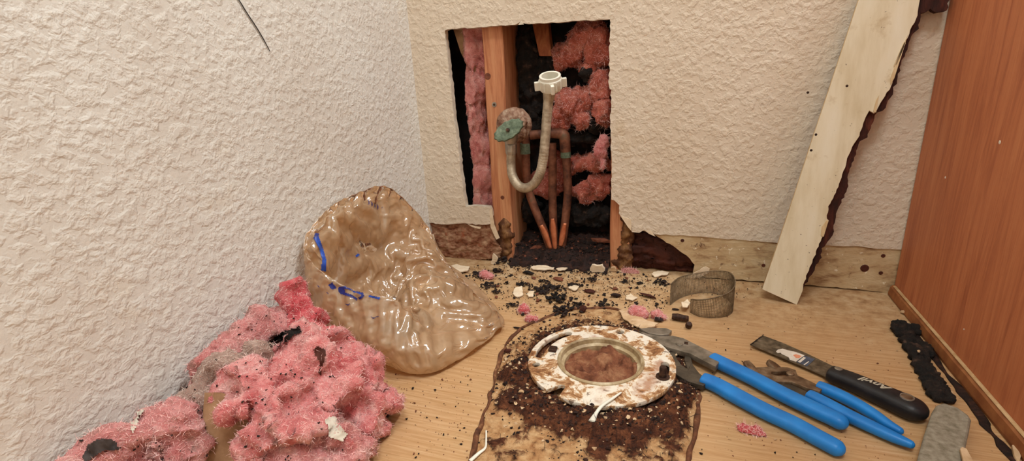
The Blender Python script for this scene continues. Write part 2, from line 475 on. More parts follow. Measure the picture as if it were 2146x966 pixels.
M['steel_dark'] = simple('dark_tool_steel', [(.3, '#3b332b'), (.7, '#6a5f50')], 60, .5, metal=.5, bump=.2)
M['steel_brown'] = simple('rusty_tool_steel', [(.3, '#4a3524'), (.5, '#7a6048'), (.72, '#a08a70')], 80, .5, metal=.5, bump=.3)
M['blade'] = simple('dirty_blade_steel', [(.3, '#3f362a'), (.5, '#6a5c49'), (.72, '#8c7d69')], 110, .5, metal=.5, bump=.2, detail=6)
def blue():
    t = NT('blue_grip'); v = t.coords()
    c = t.ramp(t.noise(v, 30, 4), [(.3, '#0f68b4'), (.7, '#1f86d6')])
    c = t.mix(t.ramp(t.noise(v, 50, 6, .7), [(.66, 0.), (.74, .75)]), c, '#33506a')
    t.bump(t.noise(v, 300, 3), .15, .0006)
    return t.set(c, .42, 0, .45)
M['blue'] = blue()
M['black'] = simple('black_plastic', [(.3, '#121113'), (.7, '#232124')], 60, .45, bump=.3, bscale=300, bdist=.0006)
M['print'] = simple('grey_print', [(.3, '#a99f8c'), (.7, '#cdc3ae')], 200, .6)
M['sticker'] = simple('white_sticker', [(.3, '#d6cabb'), (.7, '#eae0d2')], 120, .5)
M['sticker_blue'] = simple('navy_sticker', [(.3, '#3b4150'), (.7, '#565d6e')], 150, .5)
M['sticker_orange'] = simple('orange_print', [(.3, '#e0805a'), (.7, '#e9a884')], 150, .5)
def flange_mat():
    t = NT('peeling_flange'); v = t.coords()
    n = t.noise(v, 46, 8, .74, .5)
    c = t.ramp(n, [(.30, '#4b2a18'), (.42, '#94633c'), (.48, '#c49a6c'), (.51, '#e9dcc8'), (.72, '#efe6d8')])
    c = t.mix(t.ramp(t.noise(v, 24, 4, .6), [(.58, 0.), (.68, .75)]), c, '#a5673a')
    c = t.mix(t.ramp(t.noise(v, 95, 4, .6), [(.64, 0.), (.68, .8)]), c, '#6a4a30')
    t.bump(n, .7, .0025)
    return t.set(c, .42, 0, .5)
M['flange'] = flange_mat()
M['pipe_rim'] = simple('stained_pipe', [(.3, '#7b6346'), (.5, '#a8916c'), (.72, '#d6c6a4')], 50, .45)
M['rag'] = simple('brown_plug', [(.3, '#4a2415'), (.5, '#7d4a30'), (.75, '#a87b58')], 60, .9, bump=.9, bscale=140, bdist=.004, detail=6)
def grime_mat():
    t = NT('rusty_grime'); v = t.coords()
    at = t.n.new('ShaderNodeAttribute'); at.attribute_name = 'depth'
    n = t.noise(v, 70, 7, .7, .4); m = t.noise(v, 220, 4, .7)
    thin = t.ramp(n, [(.30, '#8a5a38'), (.45, '#b4875a'), (.62, '#cda77a')])
    thick = t.ramp(n, [(.30, '#1d0e08'), (.48, '#4a2615'), (.62, '#74452a'), (.76, '#9c6b42')])
    f = t.math('ADD', at.outputs['Fac'], t.math('MULTIPLY', t.math('SUBTRACT', m, .5), .9))
    c = t.mix(t.ramp(f, [(.18, 0.), (.55, 1.)]), thin, thick)
    t.bump(t.math('ADD', n, m), .9, .003)
    return t.set(c, .85, 0, .25)
M['grime'] = grime_mat()
M['caulk'] = simple('brown_caulk', [(.3, '#3b1f12'), (.55, '#6d4228'), (.75, '#a77c54')], 90, .8, bump=.6)
M['bolt'] = simple('rusted_bolt', [(.3, '#1f1410'), (.6, '#4a3022'), (.8, '#7d5a40')], 200, .6, metal=.4, bump=.6)
M['mesh_wire'] = simple('dirty_wire', [(.3, '#5d4c38'), (.55, '#7d6b52'), (.75, '#a3937a')], 120, .6, metal=.3)
M['crumb'] = simple('dark_crumb', [(.35, '#0f0a08'), (.6, '#2a1a13'), (.8, '#4f3526')], 150, .85, bump=.8)
M['brown_chip'] = simple('brown_chip', [(.3, '#4e2818'), (.55, '#7d4630'), (.78, '#9c6548')], 90, .75, bump=.5, stretch=(1, 4, 1))
M['tan_chip'] = simple('tan_chip', [(.3, '#b48f66'), (.6, '#d4b590'), (.8, '#e5cfb0')], 60, .85, bump=.4)
M['grey_slab'] = simple('grey_grit', [(.3, '#6f6552'), (.5, '#8c8270'), (.72, '#a39a88')], 140, .9, bump=.5, bscale=400, bdist=.001, detail=6)
def plank_paint():
    t = NT('old_white_paint'); v = t.coords((5, 5, .8))
    c = t.ramp(t.noise(v, 8, 5, .6), [(.3, '#d8c8a6'), (.5, '#e8dcc0'), (.75, '#efe6d0')])
    c = t.mix(t.ramp(t.noise(t.coords(), 26, 5, .7), [(.58, 0.), (.74, .6)]), c, '#b89a6a')
    c = t.mix(t.ramp(t.noise(t.coords(), 170, 3, .6), [(.69, 0.), (.73, .8)]), c, '#6a5138')
    t.bump(t.noise(v, 30, 4), .2, .001)
    return t.set(c, .55, 0, .4)
M['plank'] = plank_paint()
M['plank_wood'] = wood('split_wood', '#b59468', '#d4b88c', '#e4cda5', 'Z')
M['plank_rot'] = rot_mat('plank_rot', '#170906', '#3f1a10', '#6b3320', (9, 9, 2))
def bag_mat():
    t = NT('tan_plastic_film'); v = t.coords()
    n = t.noise(v, 120, 4, .6, .5); n2 = t.noise(v, 40, 4, .6, 1.)
    b = t.n.new('ShaderNodeBump'); b.inputs['Strength'].default_value = .25; b.inputs['Distance'].default_value = .0012
    t.l.new(t.math('ADD', t.math('MULTIPLY', n, .5), n2), b.inputs['Height'])
    def sh(kind, **kw):
        s = t.n.new(kind)
        for k, val in kw.items(): s.inputs[k].default_value = val
        if 'Normal' in s.inputs: t.l.new(b.outputs[0], s.inputs['Normal'])
        return s.outputs[0]
    def mx(f, a, c):
        m = t.n.new('ShaderNodeMixShader')
        if isinstance(f, float): m.inputs[0].default_value = f
        else: t.l.new(f, m.inputs[0])
        t.l.new(a, m.inputs[1]); t.l.new(c, m.inputs[2]); return m.outputs[0]
    col = lin('#ecc9a0')
    d = mx(.55, sh('ShaderNodeBsdfDiffuse', Color=col), sh('ShaderNodeBsdfTranslucent', Color=lin('#f2cfa4')))
    d = mx(.30, d, sh('ShaderNodeBsdfTransparent', Color=lin('#f6e0c4')))
    fr = t.n.new('ShaderNodeFresnel'); fr.inputs[0].default_value = 1.5; t.l.new(b.outputs[0], fr.inputs[1])
    g = t.math('ADD', t.math('MULTIPLY', fr.outputs[0], .9), .05)
    s = mx(g, d, sh('ShaderNodeBsdfGlossy', Color=(1, 1, 1, 1), Roughness=.16))
    t.l.new(s, t.out.inputs[0])
    return t.m
M['bag'] = bag_mat()
M['bag_print'] = simple('blue_ink', [(.3, '#1f3f9c'), (.7, '#3564c4')], 90, .35)
M['bag_print_dark'] = simple('navy_ink', [(.3, '#1c1f5e'), (.7, '#2b3a8c')], 90, .35)
M['hair'] = simple('dark_hair', [(.3, '#2c2826'), (.7, '#4a4440')], 90, .7)

# ------------------------------------------------------------------ the setting
W_CAB = .795
def struct(name, mesh, mat, parent=None):
    o = link(name, mesh, mat, parent)
    if parent is None: tag(o, kind='structure')
    return o
fl = struct('floor', box(-.02, 2.0, -2.0, .12, -.02, 0), M['vinyl']); tag(fl, 'wood-look vinyl floor, stained and littered with debris', 'floor')
wl = struct('wall_left', box(-.0127, 0, -2.0, .12, 0, 2.4), M['wall_left']); tag(wl, 'off-white heavily textured left wall', 'wall')
o = struct('ceiling', box(-.02, 2.0, -2.0, .12, 2.4, 2.42), M['plain_wall']); tag(o, 'plain off-white ceiling above the alcove', 'ceiling')
o = struct('wall_right', box(2.0, 2.02, -2.0, .12, 0, 2.4), M['plain_wall']); tag(o, 'plain off-white wall beyond the vanity', 'wall')
o = struct('wall_front', box(-.02, 2.02, -2.02, -2.0, 0, 2.4), M['plain_wall']); tag(o, 'plain off-white wall behind the viewer', 'wall')

def b2(pts): return [(q[0], q[2]) for q in (BW(a, b) for a, b in pts)]
hole_left = [(1034, 500), (1030, 468), (1030, 450), (1025, 434), (1000, 432), (976, 433), (972, 410), (967, 370), (960, 310), (951, 250), (946, 190), (939, 130), (932, 64)]
hole_top = [(932, 62), (1000, 57), (1082, 51), (1090, 46), (1102, 50), (1180, 46), (1278, 40)]
hole_right = [(1278, 40), (1277, 120), (1276, 178), (1281, 186), (1279, 260), (1282, 340), (1281, 418), (1292, 424), (1298, 430), (1297, 448), (1307, 456), (1321, 460), (1323, 474), (1324, 486), (1340, 488), (1352, 482), (1362, 484), (1372, 491)]
ledge_right = [(1372, 491), (1420, 493), (1480, 497), (1560, 503), (1620, 508), (1700, 512), (1780, 516), (1868, 522)]
ledge_left = [(896, 466), (930, 470), (970, 468), (1010, 471), (1030, 470)]
outl = [(-.0, 2.4), (-.0, b2([ledge_left[0]])[0][1])]
outl += jag(b2(ledge_left), .006, .0012, 1, False)[1:-1]
outl += jag(b2(hole_left[1:]), .006, .0013, 2, False)
outl += jag(b2(hole_top), .006, .0010, 3, False)[1:]
outl += jag(b2(hole_right), .005, .0012, 4, False)[1:]
outl += jag(b2(ledge_right), .008, .0010, 5, False)[1:]
zr = outl[-1][1]
outl += [(2.0, zr-.004), (2.0, 2.4)]
me = plate([outl], .0127, (0, 0, 0), (1, 0, 0), (0, 0, 1))
wb = struct('wall_back', me, [M['wall_back'], M['gypsum']]); tag(wb, 'beige textured back wall with a rough rectangular hole cut in it', 'wall')
for p in wb.data.polygons:
    if abs(p.normal.y) < .5: p.material_index = 1
# unpainted lower strips, set back behind the paint and texture
right_strip = [(1340, 470), (1480, 478), (1905, 507), (1905, 622), (1800, 607), (1690, 598), (1590, 590), (1480, 582), (1452, 574), (1456, 556), (1446, 543), (1430, 531), (1412, 517), (1396, 509), (1380, 498), (1362, 486), (1345, 484)]
me = plate([jag(b2(right_strip), .006, .0011, 8)], .009, (0, .002, 0), (1, 0, 0), (0, 0, 1))
o = link('bare_drywall_strip', me, [M['strip'], M['gypsum']], wb); tag(o, 'stained unpainted strip where the baseboard was')
for p in o.data.polygons:
    if abs(p.normal.y) < .5: p.material_index = 1
# painted edge strip running behind the cabinet keeps its own nail holes
left_strip = [(896, 455), (1032, 455), (1034, 500), (1040, 512), (1050, 522), (1046, 543), (1000, 548), (908, 546)]
c2 = jag(b2(left_strip), .005, .0013, 9)
def rough_panel(poly, y, step, amp, seed, depth=.006):
    xs = [p[0] for p in poly]; zs = [p[1] for p in poly]
    gx_ = np.arange(min(xs), max(xs)+step, step); gz_ = np.arange(min(zs), max(zs)+step, step)
    X_, Z_ = np.meshgrid(gx_, gz_, indexing='ij'); inn = inside(X_, Z_, poly)
    P_ = np.stack([X_*45, Z_*70, X_*0], -1)
    Y_ = y+(ridged(P_, seed, 4)-.35)*-amp+(fbm(P_*4, seed+3, 2)-.5)*amp*.7
    V = np.stack([X_, Y_, Z_], -1).reshape(-1, 3); B = V.copy(); B[:, 1] = y+depth
    n_ = len(V); I_ = np.arange(n_).reshape(X_.shape); F = []
    a, b = X_.shape
    full = inn[:-1, :-1] & inn[1:, :-1] & inn[1:, 1:] & inn[:-1, 1:]
    for i in range(a-1):
        for k in range(b-1):
            if not full[i, k]: continue
            q = (I_[i, k], I_[i+1, k], I_[i+1, k+1], I_[i, k+1]); F.append(q)
            for (di, dk, e) in ((-1, 0, (q[3], q[0])), (1, 0, (q[1], q[2])), (0, -1, (q[0], q[1])), (0, 1, (q[2], q[3]))):
                ii, kk = i+di, k+dk
                if not (0 <= ii < a-1 and 0 <= kk < b-1) or not full[ii, kk]: F.append((e[1], e[0], e[0]+n_, e[1]+n_))
    V = np.concatenate([V, B]); used = np.unique(np.array([v for f in F for v in f])); rm = -np.ones(len(V), int); rm[used] = np.arange(len(used))
    return V[used], [tuple(rm[list(f)]) for f in F]
def inside(px, py, poly):
    c = np.zeros(px.shape, bool); n_ = len(poly); j = n_-1
    for i in range(n_):
        xi, yi, xj, yj = poly[i][0], poly[i][1], poly[j][0], poly[j][1]
        t = ((yi > py) != (yj > py)) & (px < (xj-xi)*(py-yi)/(yj-yi+1e-12)+xi); c ^= t; j = i
    return c
o = smooth(link('torn_drywall_strip', rough_panel(c2, .006, .0016, .005, 5), M['torn'], wb)); tag(o, 'brown water-stained torn drywall left of the opening')
# crust and torn paper along the edges
def sliver(pxs, y, thick, mat, parent, name='torn_paper', curl=0.):
    me = plate([b2p(pxs, y)], thick, (0, y, 0), (1, 0, 0), (0, 0, 1))
    o = link(name, me, mat, parent)
    if curl:
        co, _ = co_no(o.data); t = (co[:, 0]-co[:, 0].min())/(np.ptp(co[:, 0])+1e-9); co[:, 1] -= curl*t*t; set_co(o.data, co)
    return o
def b2p(pts, y): return [(q[0], q[2]) for q in (BW(a, b, y) for a, b in pts)]
sliver([(1030, 436), (1036, 470), (1048, 498), (1040, 502), (1028, 476), (1026, 440)], -.001, .0008, M['paper'], wb, curl=.002)
sliver([(1300, 452), (1322, 460), (1324, 485), (1316, 476), (1308, 464)], -.0012, .0008, M['paper'], wb)
sliver([(1350, 482), (1364, 484), (1374, 496), (1360, 490)], -.0012, .0008, M['paper'], wb)
sliver([(980, 470), (992, 473), (1008, 476), (1006, 480), (990, 476)], -.003, .0008, M['paper'], wb)
sliver([(1276, 178), (1282, 176), (1284, 188), (1278, 187)], -.0012, .001, M['gypsum'], wb)
sliver([(1086, 52), (1092, 44), (1098, 51)], -.0008, .001, M['gypsum'], wb)
for k, (a, b) in enumerate([(1622, 574), (1812, 562), (1851, 536), (1846, 572), (1430, 504), (1600, 556)]):
    q = BW(a, b, .0015)
    o = link('nail_hole', lathe([(.0001, .0004), (.0022 if k != 1 else .0042, .0006), (.0030 if k != 1 else .006, 0)], q, (0, -1, 0), 12), M['rot_red'], wb)

# framing behind the drywall
def stud(x0, x1, label, mat, z1=1.2, nseg=40, seed=0):
    y0, y1 = .0135, .1015
    t = thing('wall_stud', label, 'stud', ((x0+x1)/2, (y0+y1)/2, 0))
    V = []; F = []
    prof = [(x0+.002, y0), (x1-.002, y0), (x1, y0+.002), (x1, y1), (x0, y1), (x0, y0+.002)]
    zs = np.concatenate([np.linspace(.0, .5, nseg), [z1]])
    for z in zs:
        w = .0008*math.sin(z*37+seed)
        for x, y in prof: V.append((x+w, y, z))
    m = len(prof)
    for i in range(len(zs)-1):
        for k in range(m): F.append((i*m+k, i*m+(k+1) % m, (i+1)*m+(k+1) % m, (i+1)*m+k))
    F.append(tuple(range(m-1, -1, -1))); F.append(tuple((len(zs)-1)*m+k for k in range(m)))
    link('beam', (V, F), mat, t)
    return t
s1 = stud(.134, .172, 'orange pine wall stud standing left of the copper pipes', M['stud'])
q = BW(1036, 219, .0135)
sc = link('screw', lathe([(.0001, 0), (.0045, -.0002), (.0045, -.0015), (.0022, -.004), (.0022, -.012), (.0001, -.012)], (q[0], q[1]-.001, q[2]), (0, -1, 0), 16), M['dull_metal'], s1)
link('screw_recess', lathe([(.0001, .0006), (.0018, .0006), (.0022, .0002)], (q[0], q[1]-.0012, q[2]), (0, -1, 0), 6), M['bolt'], sc)
link('wood_knot', lathe([(.0001, .0004), (.0045, .0003), (.006, 0)], BW(1022, 160, .0135), (0, -1, 0), 14), M['brown_chip'], s1)
link('wood_knot', lathe([(.0001, .0004), (.003, .0003), (.004, 0)], BW(1053, 414, .0135), (0, -1, 0), 14), M['brown_chip'], s1)
me = clump([((.151, .02, .03), (.02, .012, .035)), ((.158, .016, .06), (.014, .010, .025))], .003, ((60, .006), (140, .003)), 3, 0)
smooth(link('rotted_base', me, M['rot_mottled'], s1))
s2 = stud(.3595, .398, 'tan pine wall stud at the right side of the opening, rotted at its base', M['stud'], seed=2)
me = clump([((.388, .014, .03), (.012, .006, .03)), ((.391, .013, .075), (.010, .005, .03)), ((.385, .013, .105), (.006, .004, .018)), ((.376, .016, .010), (.014, .006, .010))], .0025, ((70, .006), (160, .004)), 5, 0)
smooth(link('rotted_base', me, M['rot_mottled'], s2))
o = struct('wall_sheathing', box(-.02, 1.0, .104, .116, 0, 1.2), M['cavity']); tag(o, 'dark mouldy sheathing at the back of the wall cavity', 'sheathing', kind='structure')

# rotten bottom plate in the opening and to the right of it
def rough_block(x0, x1, y0, y1, z0, h, step, fn, name, mat):
    nx = int((x1-x0)/step)+1; ny = int((y1-y0)/step)+1
    X, Y = np.meshgrid(np.linspace(x0, x1, nx), np.linspace(y0, y1, ny), indexing='ij')
    Z = fn(X, Y)
    V = [(X[i, j], Y[i, j], Z[i, j]) for i in range(nx) for j in range(ny)]+[(X[i, 0], Y[i, 0], z0) for i in range(nx)]
    F = [(i*ny+j, (i+1)*ny+j, (i+1)*ny+j+1, i*ny+j+1) for i in range(nx-1) for j in range(ny-1)]
    b = nx*ny
    F += [(b+i, b+i+1, (i+1)*ny, i*ny) for i in range(nx-1)]
    return V, F
def plate_h(X, Y):
    P = np.stack([X*40, Y*70, X*0], -1); P2 = np.stack([X*120, Y*160, X*0], -1)
    d = np.clip((Y-.008)/.06, 0, 1)
    return .003+d*.022+(ridged(P, 3)*.014+fbm(P2, 8)*.012)*np.clip((Y+.004)/.02, .15, 1)
bp = rough_block(.172, .3595, -.002, .103, 0, .03, .0020, plate_h, 'x', None)
bv = np.array(bp[0]); sp_ = np.clip(1-(bv[:, 1]+.002)/.03, 0, 1)
bv[:, 1] -= sp_*np.clip((fbm(np.stack([bv[:, 0]*70, bv[:, 0]*0, bv[:, 0]*0], -1), 12, 3)-.38)*.035+np.clip(.205-bv[:, 0], 0, .03)*.40, -.003, .012)
o = link('bottom_plate', (bv, bp[1]), M['rot']); BPL = o
smooth(o); tag(o, 'black rotted bottom plate under the copper pipes', 'wood plate')
ms = [((.405+.02*k, .045, .043-.0025*k), (.022, .028, .045-.0025*k)) for k in range(8)]
me = clump(ms, .003, ((30, .016), (90, .009), (220, .005)), 21, 0, (.35, 1, 1.6), lambda c: np.stack([c[:, 0], np.maximum(c[:, 1], .014), c[:, 2]], 1))
o = link('rotten_plate', me, M['rot_red']); smooth(o); tag(o, 'dark red-brown rotten wood showing through the torn drywall right of the stud', 'wood plate')
# diagonal brace and kraft flap
v = [BW(1113, 40, .085), BW(1148, 40, .085), BW(1156, 118, .06), BW(1130, 118, .06)]
def slab4(v, n, th):
    n = np.array(n, float)*th
    V = [tuple(p) for p in v]+[tuple(np.array(p)+n) for p in v]
    return V, [(3, 2, 1, 0), (4, 5, 6, 7), (0, 1, 5, 4), (1, 2, 6, 5), (2, 3, 7, 6), (3, 0, 4, 7)]
o = link('diagonal_brace', bevelled(slab4(v, (0, .9, .3), .018), .001, 1), M['stud_dark']); tag(o, 'short diagonal wood brace at the top of the wall opening', 'wood brace')
flap = [BW(948, 55, .03), BW(1002, 55, .045), BW(1003, 160, .045), BW(990, 150, .04), BW(968, 110, .035)]
me = plate([[(p[0], p[2]) for p in flap]], .001, (0, .03, 0), (1, 0, 0), (0, 0, 1))
o = link('kraft_flap', me, M['kraft']); tag(o, 'brown paper flap hanging in the top left corner of the opening', 'paper flap')

# ------------------------------------------------------------------ insulation inside the wall
def keep_cavity(x0, x1, ymin=.015):
    return lambda c: np.stack([np.clip(c[:, 0], x0, x1), np.clip(c[:, 1], ymin, .103), np.maximum(c[:, 2], .004)], 1)
def fluffy(name, ells, mat, label, seed, voxel=.004, nf=2500, fl_len=.010, fibre='fibre', group=None, cat='insulation', limit=None, amps=None, stretch=(1, 1, 1), floor=None):
    me = clump(ells, voxel, amps or ((22, .016), (55, .009), (140, .004)), seed, floor, stretch, limit)
    co, _ = co_no(me)
    base = ((co[:, 0].min()+co[:, 0].max())/2, (co[:, 1].min()+co[:, 1].max())/2, co[:, 2].min())
    t = thing(name, label, cat, base, group)
    if nf:
        f = link('loose_fibres', fibres(me, nf, fl_len, .00035, seed), M[fibre], t); tag(f, kind='stuff')
    b = smooth(link('wool', me, mat, t))
    return t
bx = []
for k, (py, dx) in enumerate([(45, 0), (110, 1), (180, -1), (250, -2), (310, 1), (370, 2), (425, 3)]):
    q = BW(1000+dx*3, py, .05); bx.append(((q[0], .055, q[2]), (.030, .038, .045)))
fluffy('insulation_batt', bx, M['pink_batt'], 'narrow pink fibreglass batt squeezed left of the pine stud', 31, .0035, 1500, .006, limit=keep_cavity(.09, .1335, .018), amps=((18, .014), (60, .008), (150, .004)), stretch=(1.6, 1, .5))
def at_c(px, py, y, r): q = BW(px, py, y); return ((q[0], q[1], q[2]), r)
KC = keep_cavity(.176, .3585, .02)
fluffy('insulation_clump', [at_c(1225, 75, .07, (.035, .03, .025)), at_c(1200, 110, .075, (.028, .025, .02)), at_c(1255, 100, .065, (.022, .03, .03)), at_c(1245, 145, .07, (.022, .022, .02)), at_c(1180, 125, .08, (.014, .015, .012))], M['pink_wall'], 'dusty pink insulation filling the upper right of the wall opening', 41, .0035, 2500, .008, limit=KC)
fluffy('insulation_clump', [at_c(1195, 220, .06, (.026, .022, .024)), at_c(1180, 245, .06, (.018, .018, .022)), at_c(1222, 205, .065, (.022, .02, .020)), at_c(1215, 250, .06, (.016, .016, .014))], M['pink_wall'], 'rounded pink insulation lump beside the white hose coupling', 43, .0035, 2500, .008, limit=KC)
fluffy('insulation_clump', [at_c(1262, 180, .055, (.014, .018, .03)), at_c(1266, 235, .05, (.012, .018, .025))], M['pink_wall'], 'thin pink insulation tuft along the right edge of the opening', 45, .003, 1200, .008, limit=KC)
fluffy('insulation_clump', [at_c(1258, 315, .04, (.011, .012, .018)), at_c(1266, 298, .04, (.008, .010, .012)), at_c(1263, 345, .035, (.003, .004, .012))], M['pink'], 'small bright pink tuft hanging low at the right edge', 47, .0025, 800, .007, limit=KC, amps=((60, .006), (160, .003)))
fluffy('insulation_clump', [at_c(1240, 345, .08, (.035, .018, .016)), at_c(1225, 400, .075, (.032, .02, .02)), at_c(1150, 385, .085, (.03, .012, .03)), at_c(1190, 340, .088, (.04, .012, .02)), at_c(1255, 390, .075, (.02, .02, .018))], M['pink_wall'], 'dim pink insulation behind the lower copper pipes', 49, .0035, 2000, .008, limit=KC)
def mouldy(ells, label, seed):
    me = clump(ells, .003, ((40, .010), (100, .006), (220, .003)), seed, None, (1, 1, 1), KC)
    o = smooth(link('mould_mass', me, M['mould'])); tag(o, label, 'mould'); return o
mouldy([at_c(1105, 110, .085, (.022, .016, .05)), at_c(1120, 190, .085, (.03, .016, .045)), at_c(1150, 140, .085, (.02, .014, .025)), at_c(1110, 260, .085, (.025, .014, .04))], 'black mould covering the cavity between stud and pink insulation', 61)
mouldy([at_c(1226, 150, .05, (.008, .008, .012)), at_c(1228, 168, .05, (.007, .007, .008))], 'small black mould patch on the upper pink insulation', 62)
mouldy([at_c(1215, 290, .075, (.035, .014, .010)), at_c(1250, 262, .06, (.012, .012, .012)), at_c(1170, 295, .08, (.03, .014, .012))], 'black mould band below the rounded pink lump', 63)
mouldy([at_c(1110, 440, .08, (.025, .014, .025)), at_c(1230, 450, .08, (.05, .014, .022)), at_c(1165, 450, .09, (.03, .012, .025))], 'black mould mass low behind the pipe bundle', 64)

# ------------------------------------------------------------------ copper pipes
def pipe(path, label, extra=None, r=.0079):
    P = [BW(a, b, y) for a, b, y in path]
    t = thing('copper_pipe', label, 'pipe', P[-1])
    smooth(link('tube', sweep(P, r, r, (0, 1, 0), 18, 8), M['copper'], t), 50)
    if extra:
        Q = [BW(a, b, y) for a, b, y in extra]
        smooth(link('scraped_patch', sweep(Q, [r*.5]+[r*.75]*(len(Q)-2)+[r*.5], [r*.35]*len(Q), (0, 1, 0), 14, 6), M['copper_bright'], t))
    return t
p1 = pipe([(1102, 285, .045), (1102, 330, .045), (1106, 390, .045), (1122, 440, .043), (1143, 490, .040), (1160, 545, .036)], 'left copper pipe running down below the shutoff valve', [(1134, 472, .0335), (1143, 490, .0325), (1154, 522, .030)])
p2 = pipe([(1157, 300, .050), (1158, 350, .050), (1158, 420, .046), (1160, 480, .042), (1165, 548, .036)], 'middle copper pipe with a bright scraped patch', [(1158, 458, .0365), (1160, 480, .0345), (1164, 525, .031)])
p3 = pipe([(1184, 300, .050), (1188, 350, .050), (1190, 400, .048), (1186, 450, .044), (1180, 500, .040), (1174, 552, .036)], 'right copper pipe turning at an elbow near the top', [(1184, 468, .0365), (1179, 495, .033), (1175, 515, .031)])
E_ = [BW(1112, 283, .048), BW(1150, 280, .050), BW(1172, 280, .050), BW(1182, 285, .050), BW(1184, 300, .050), BW(1185, 318, .050)]
smooth(link('elbow', sweep(E_, [.0085, .0085, .0098, .0105, .0100, .0098], [.0085, .0085, .0098, .0105, .0100, .0098], (0, 1, 0), 18, 6), M['copper'], p3), 50)
link('collar', sweep([BW(1185, 312, .050), BW(1186, 330, .050)], .0095, .0095, (0, 1, 0), 18, 2), M['patina'], p3)
link('collar', sweep([BW(1100, 300, .045), BW(1101, 322, .045)], .0095, .0095, (0, 1, 0), 18, 2), M['patina'], p1)

# ------------------------------------------------------------------ shutoff valve and supply hose
ve = BW(1077, 262, -.004)
vt = thing('shutoff_valve', 'corroded shutoff valve with a green oval handle and rusty wall plate', 'valve', ve)
ax = np.array([.25, -1, .12])
def wob(mesh, amp, s, seed):
    V, F = mesh; V = np.array(V); V = V+(np.stack([vnoise(V*s, seed), vnoise(V*s, seed+1), vnoise(V*s, seed+2)], 1)-.5)*2*amp
    return V, F
smooth(link('escutcheon', wob(lathe([(.031, -.003), (.0315, .000), (.029, .004), (.022, .008), (.013, .0105), (.010, .0105)], ve, ax, 48), .0014, 150, 4), M['rust_plate'], vt), 40)
smooth(link('corrosion_crust', clump([(tuple(ve+np.array((.012, -.012, -.012))), (.014, .008, .014)), (tuple(ve+np.array((.020, -.009, .002))), (.007, .006, .012)), (tuple(ve+np.array((.004, -.015, -.018))), (.010, .008, .010))], .0018, ((120, .003), (300, .002)), 5), M['rust_plate'], vt))
vb = BW(1069, 285, -.032)
link('stub_pipe', sweep([ve, vb], .0080, .0080, (0, 0, 1), 20, 2), M['copper'], vt)
smooth(link('valve_body', lathe([(.006, -.022), (.0105, -.020), (.0105, -.010), (.013, -.006), (.013, .010), (.009, .014), (.004, .016)], vb, (0, -.1, 1), 24), M['dull_metal'], vt), 40)
hc = BW(1066, 273, -.058)
smooth(link('stem', sweep([vb+np.array((0, 0, .002)), hc], .0045, .0045, (0, 0, 1), 14, 2), M['dull_metal'], vt), 40)
# oval handle, long axis tilted
def oval_handle(C, n, a, b, th, tilt):
    n = Vector(n).normalized(); u = Vector((1, 0, 0)); u = (u-n*u.dot(n)).normalized(); w = n.cross(u)
    if w.z < 0: w = -w
    U = u*math.cos(tilt)+w*math.sin(tilt); Wv = -u*math.sin(tilt)+w*math.cos(tilt)
    prof = [(.0, th*.62), (.28, th*.60), (.55, th*.62), (.80, th*.80), (.93, th*.70), (1.0, th*.1), (.96, -th*.5), (.7, -th*.7), (.0, -th*.7)]
    V = []; F = []; seg = 56
    for r, h in prof:
        for k in range(seg):
            t = 2*math.pi*k/seg; g = 1+(.035*math.cos(t*12) if r > .75 else 0)
            V.append(tuple(Vector(C)+U*(a*r*g*math.cos(t))+Wv*(b*r*g*math.sin(t))+n*h))
    for i in range(len(prof)-1):
        for k in range(seg): F.append((i*seg+k, i*seg+(k+1) % seg, (i+1)*seg+(k+1) % seg, (i+1)*seg+k))
    return V, F
hd = link('handle', oval_handle(hc, (.10, -.9, .25), .0275, .0150, .005, .55), M['patina'], vt); smooth(hd, 45)
link('handle_screw', lathe([(.0001, .0025), (.003, .002), (.0035, -.001)], hc+np.array((0, -.0045, .0012)), (.10, -.9, .25), 12), M['bolt'], hd)

hose_px = [(1071, 322, -.034), (1071, 345, -.036), (1074, 368, -.042), (1085, 387, -.048), (1100, 394, -.052), (1117, 387, -.054), (1131, 365, -.054), (1138, 335, -.052), (1142, 300, -.050), (1145, 260, -.048), (1148, 225, -.046), (1150, 205, -.046)]
HP = [BW(*p) for p in hose_px]
ht = thing('supply_hose', 'braided supply hose curving up from the valve to a white coupling nut', 'hose', HP[0])
smooth(link('braided_tube', sweep(HP, .0080, .0080, (0, 1, 0), 40, 26, mod=lambda a, s: .035*math.sin(12*a+s*2400)*math.sin(12*a-s*2400)), M['braid'], ht))
def fluted(r, k, d): return lambda a, s: -d*(math.cos(a*k) > .3)
link('lower_nut', sweep([BW(1071, 301, -.033), BW(1071, 304, -.033), BW(1071, 318, -.034), BW(1071, 323, -.034)], [.0085, .0098, .0098, .0088], [.0085, .0098, .0098, .0088], (0, 1, 0), 32, 2, mod=lambda a, s: -.05*(math.cos(a*8) > 0)), M['dull_metal'], ht)
link('ferrule', sweep([BW(1149, 212, -.046), BW(1150, 205, -.046), BW(1151, 195, -.046), BW(1152, 186, -.046)], [.0082, .0092, .0102, .0104], [.0082, .0092, .0102, .0104], (0, 1, 0), 32, 2, mod=lambda a, s: -.05*(math.cos(a*8) > 0)), M['braid'], ht)
nc = BW(1154, 178, -.046); nax = Vector((.05, -.38, .92)).normalized()
nut = link('coupling_nut', lathe([(.010, -.010), (.0165, -.008), (.0185, -.005), (.0185, .010), (.0172, .0115), (.0172, .016), (.0135, .016), (.0130, -.006), (.0001, -.006)], nc, nax, 48), M['white_plastic'], ht); smooth(nut, 35)
qn = nax.to_track_quat('Z', 'Y').to_matrix()
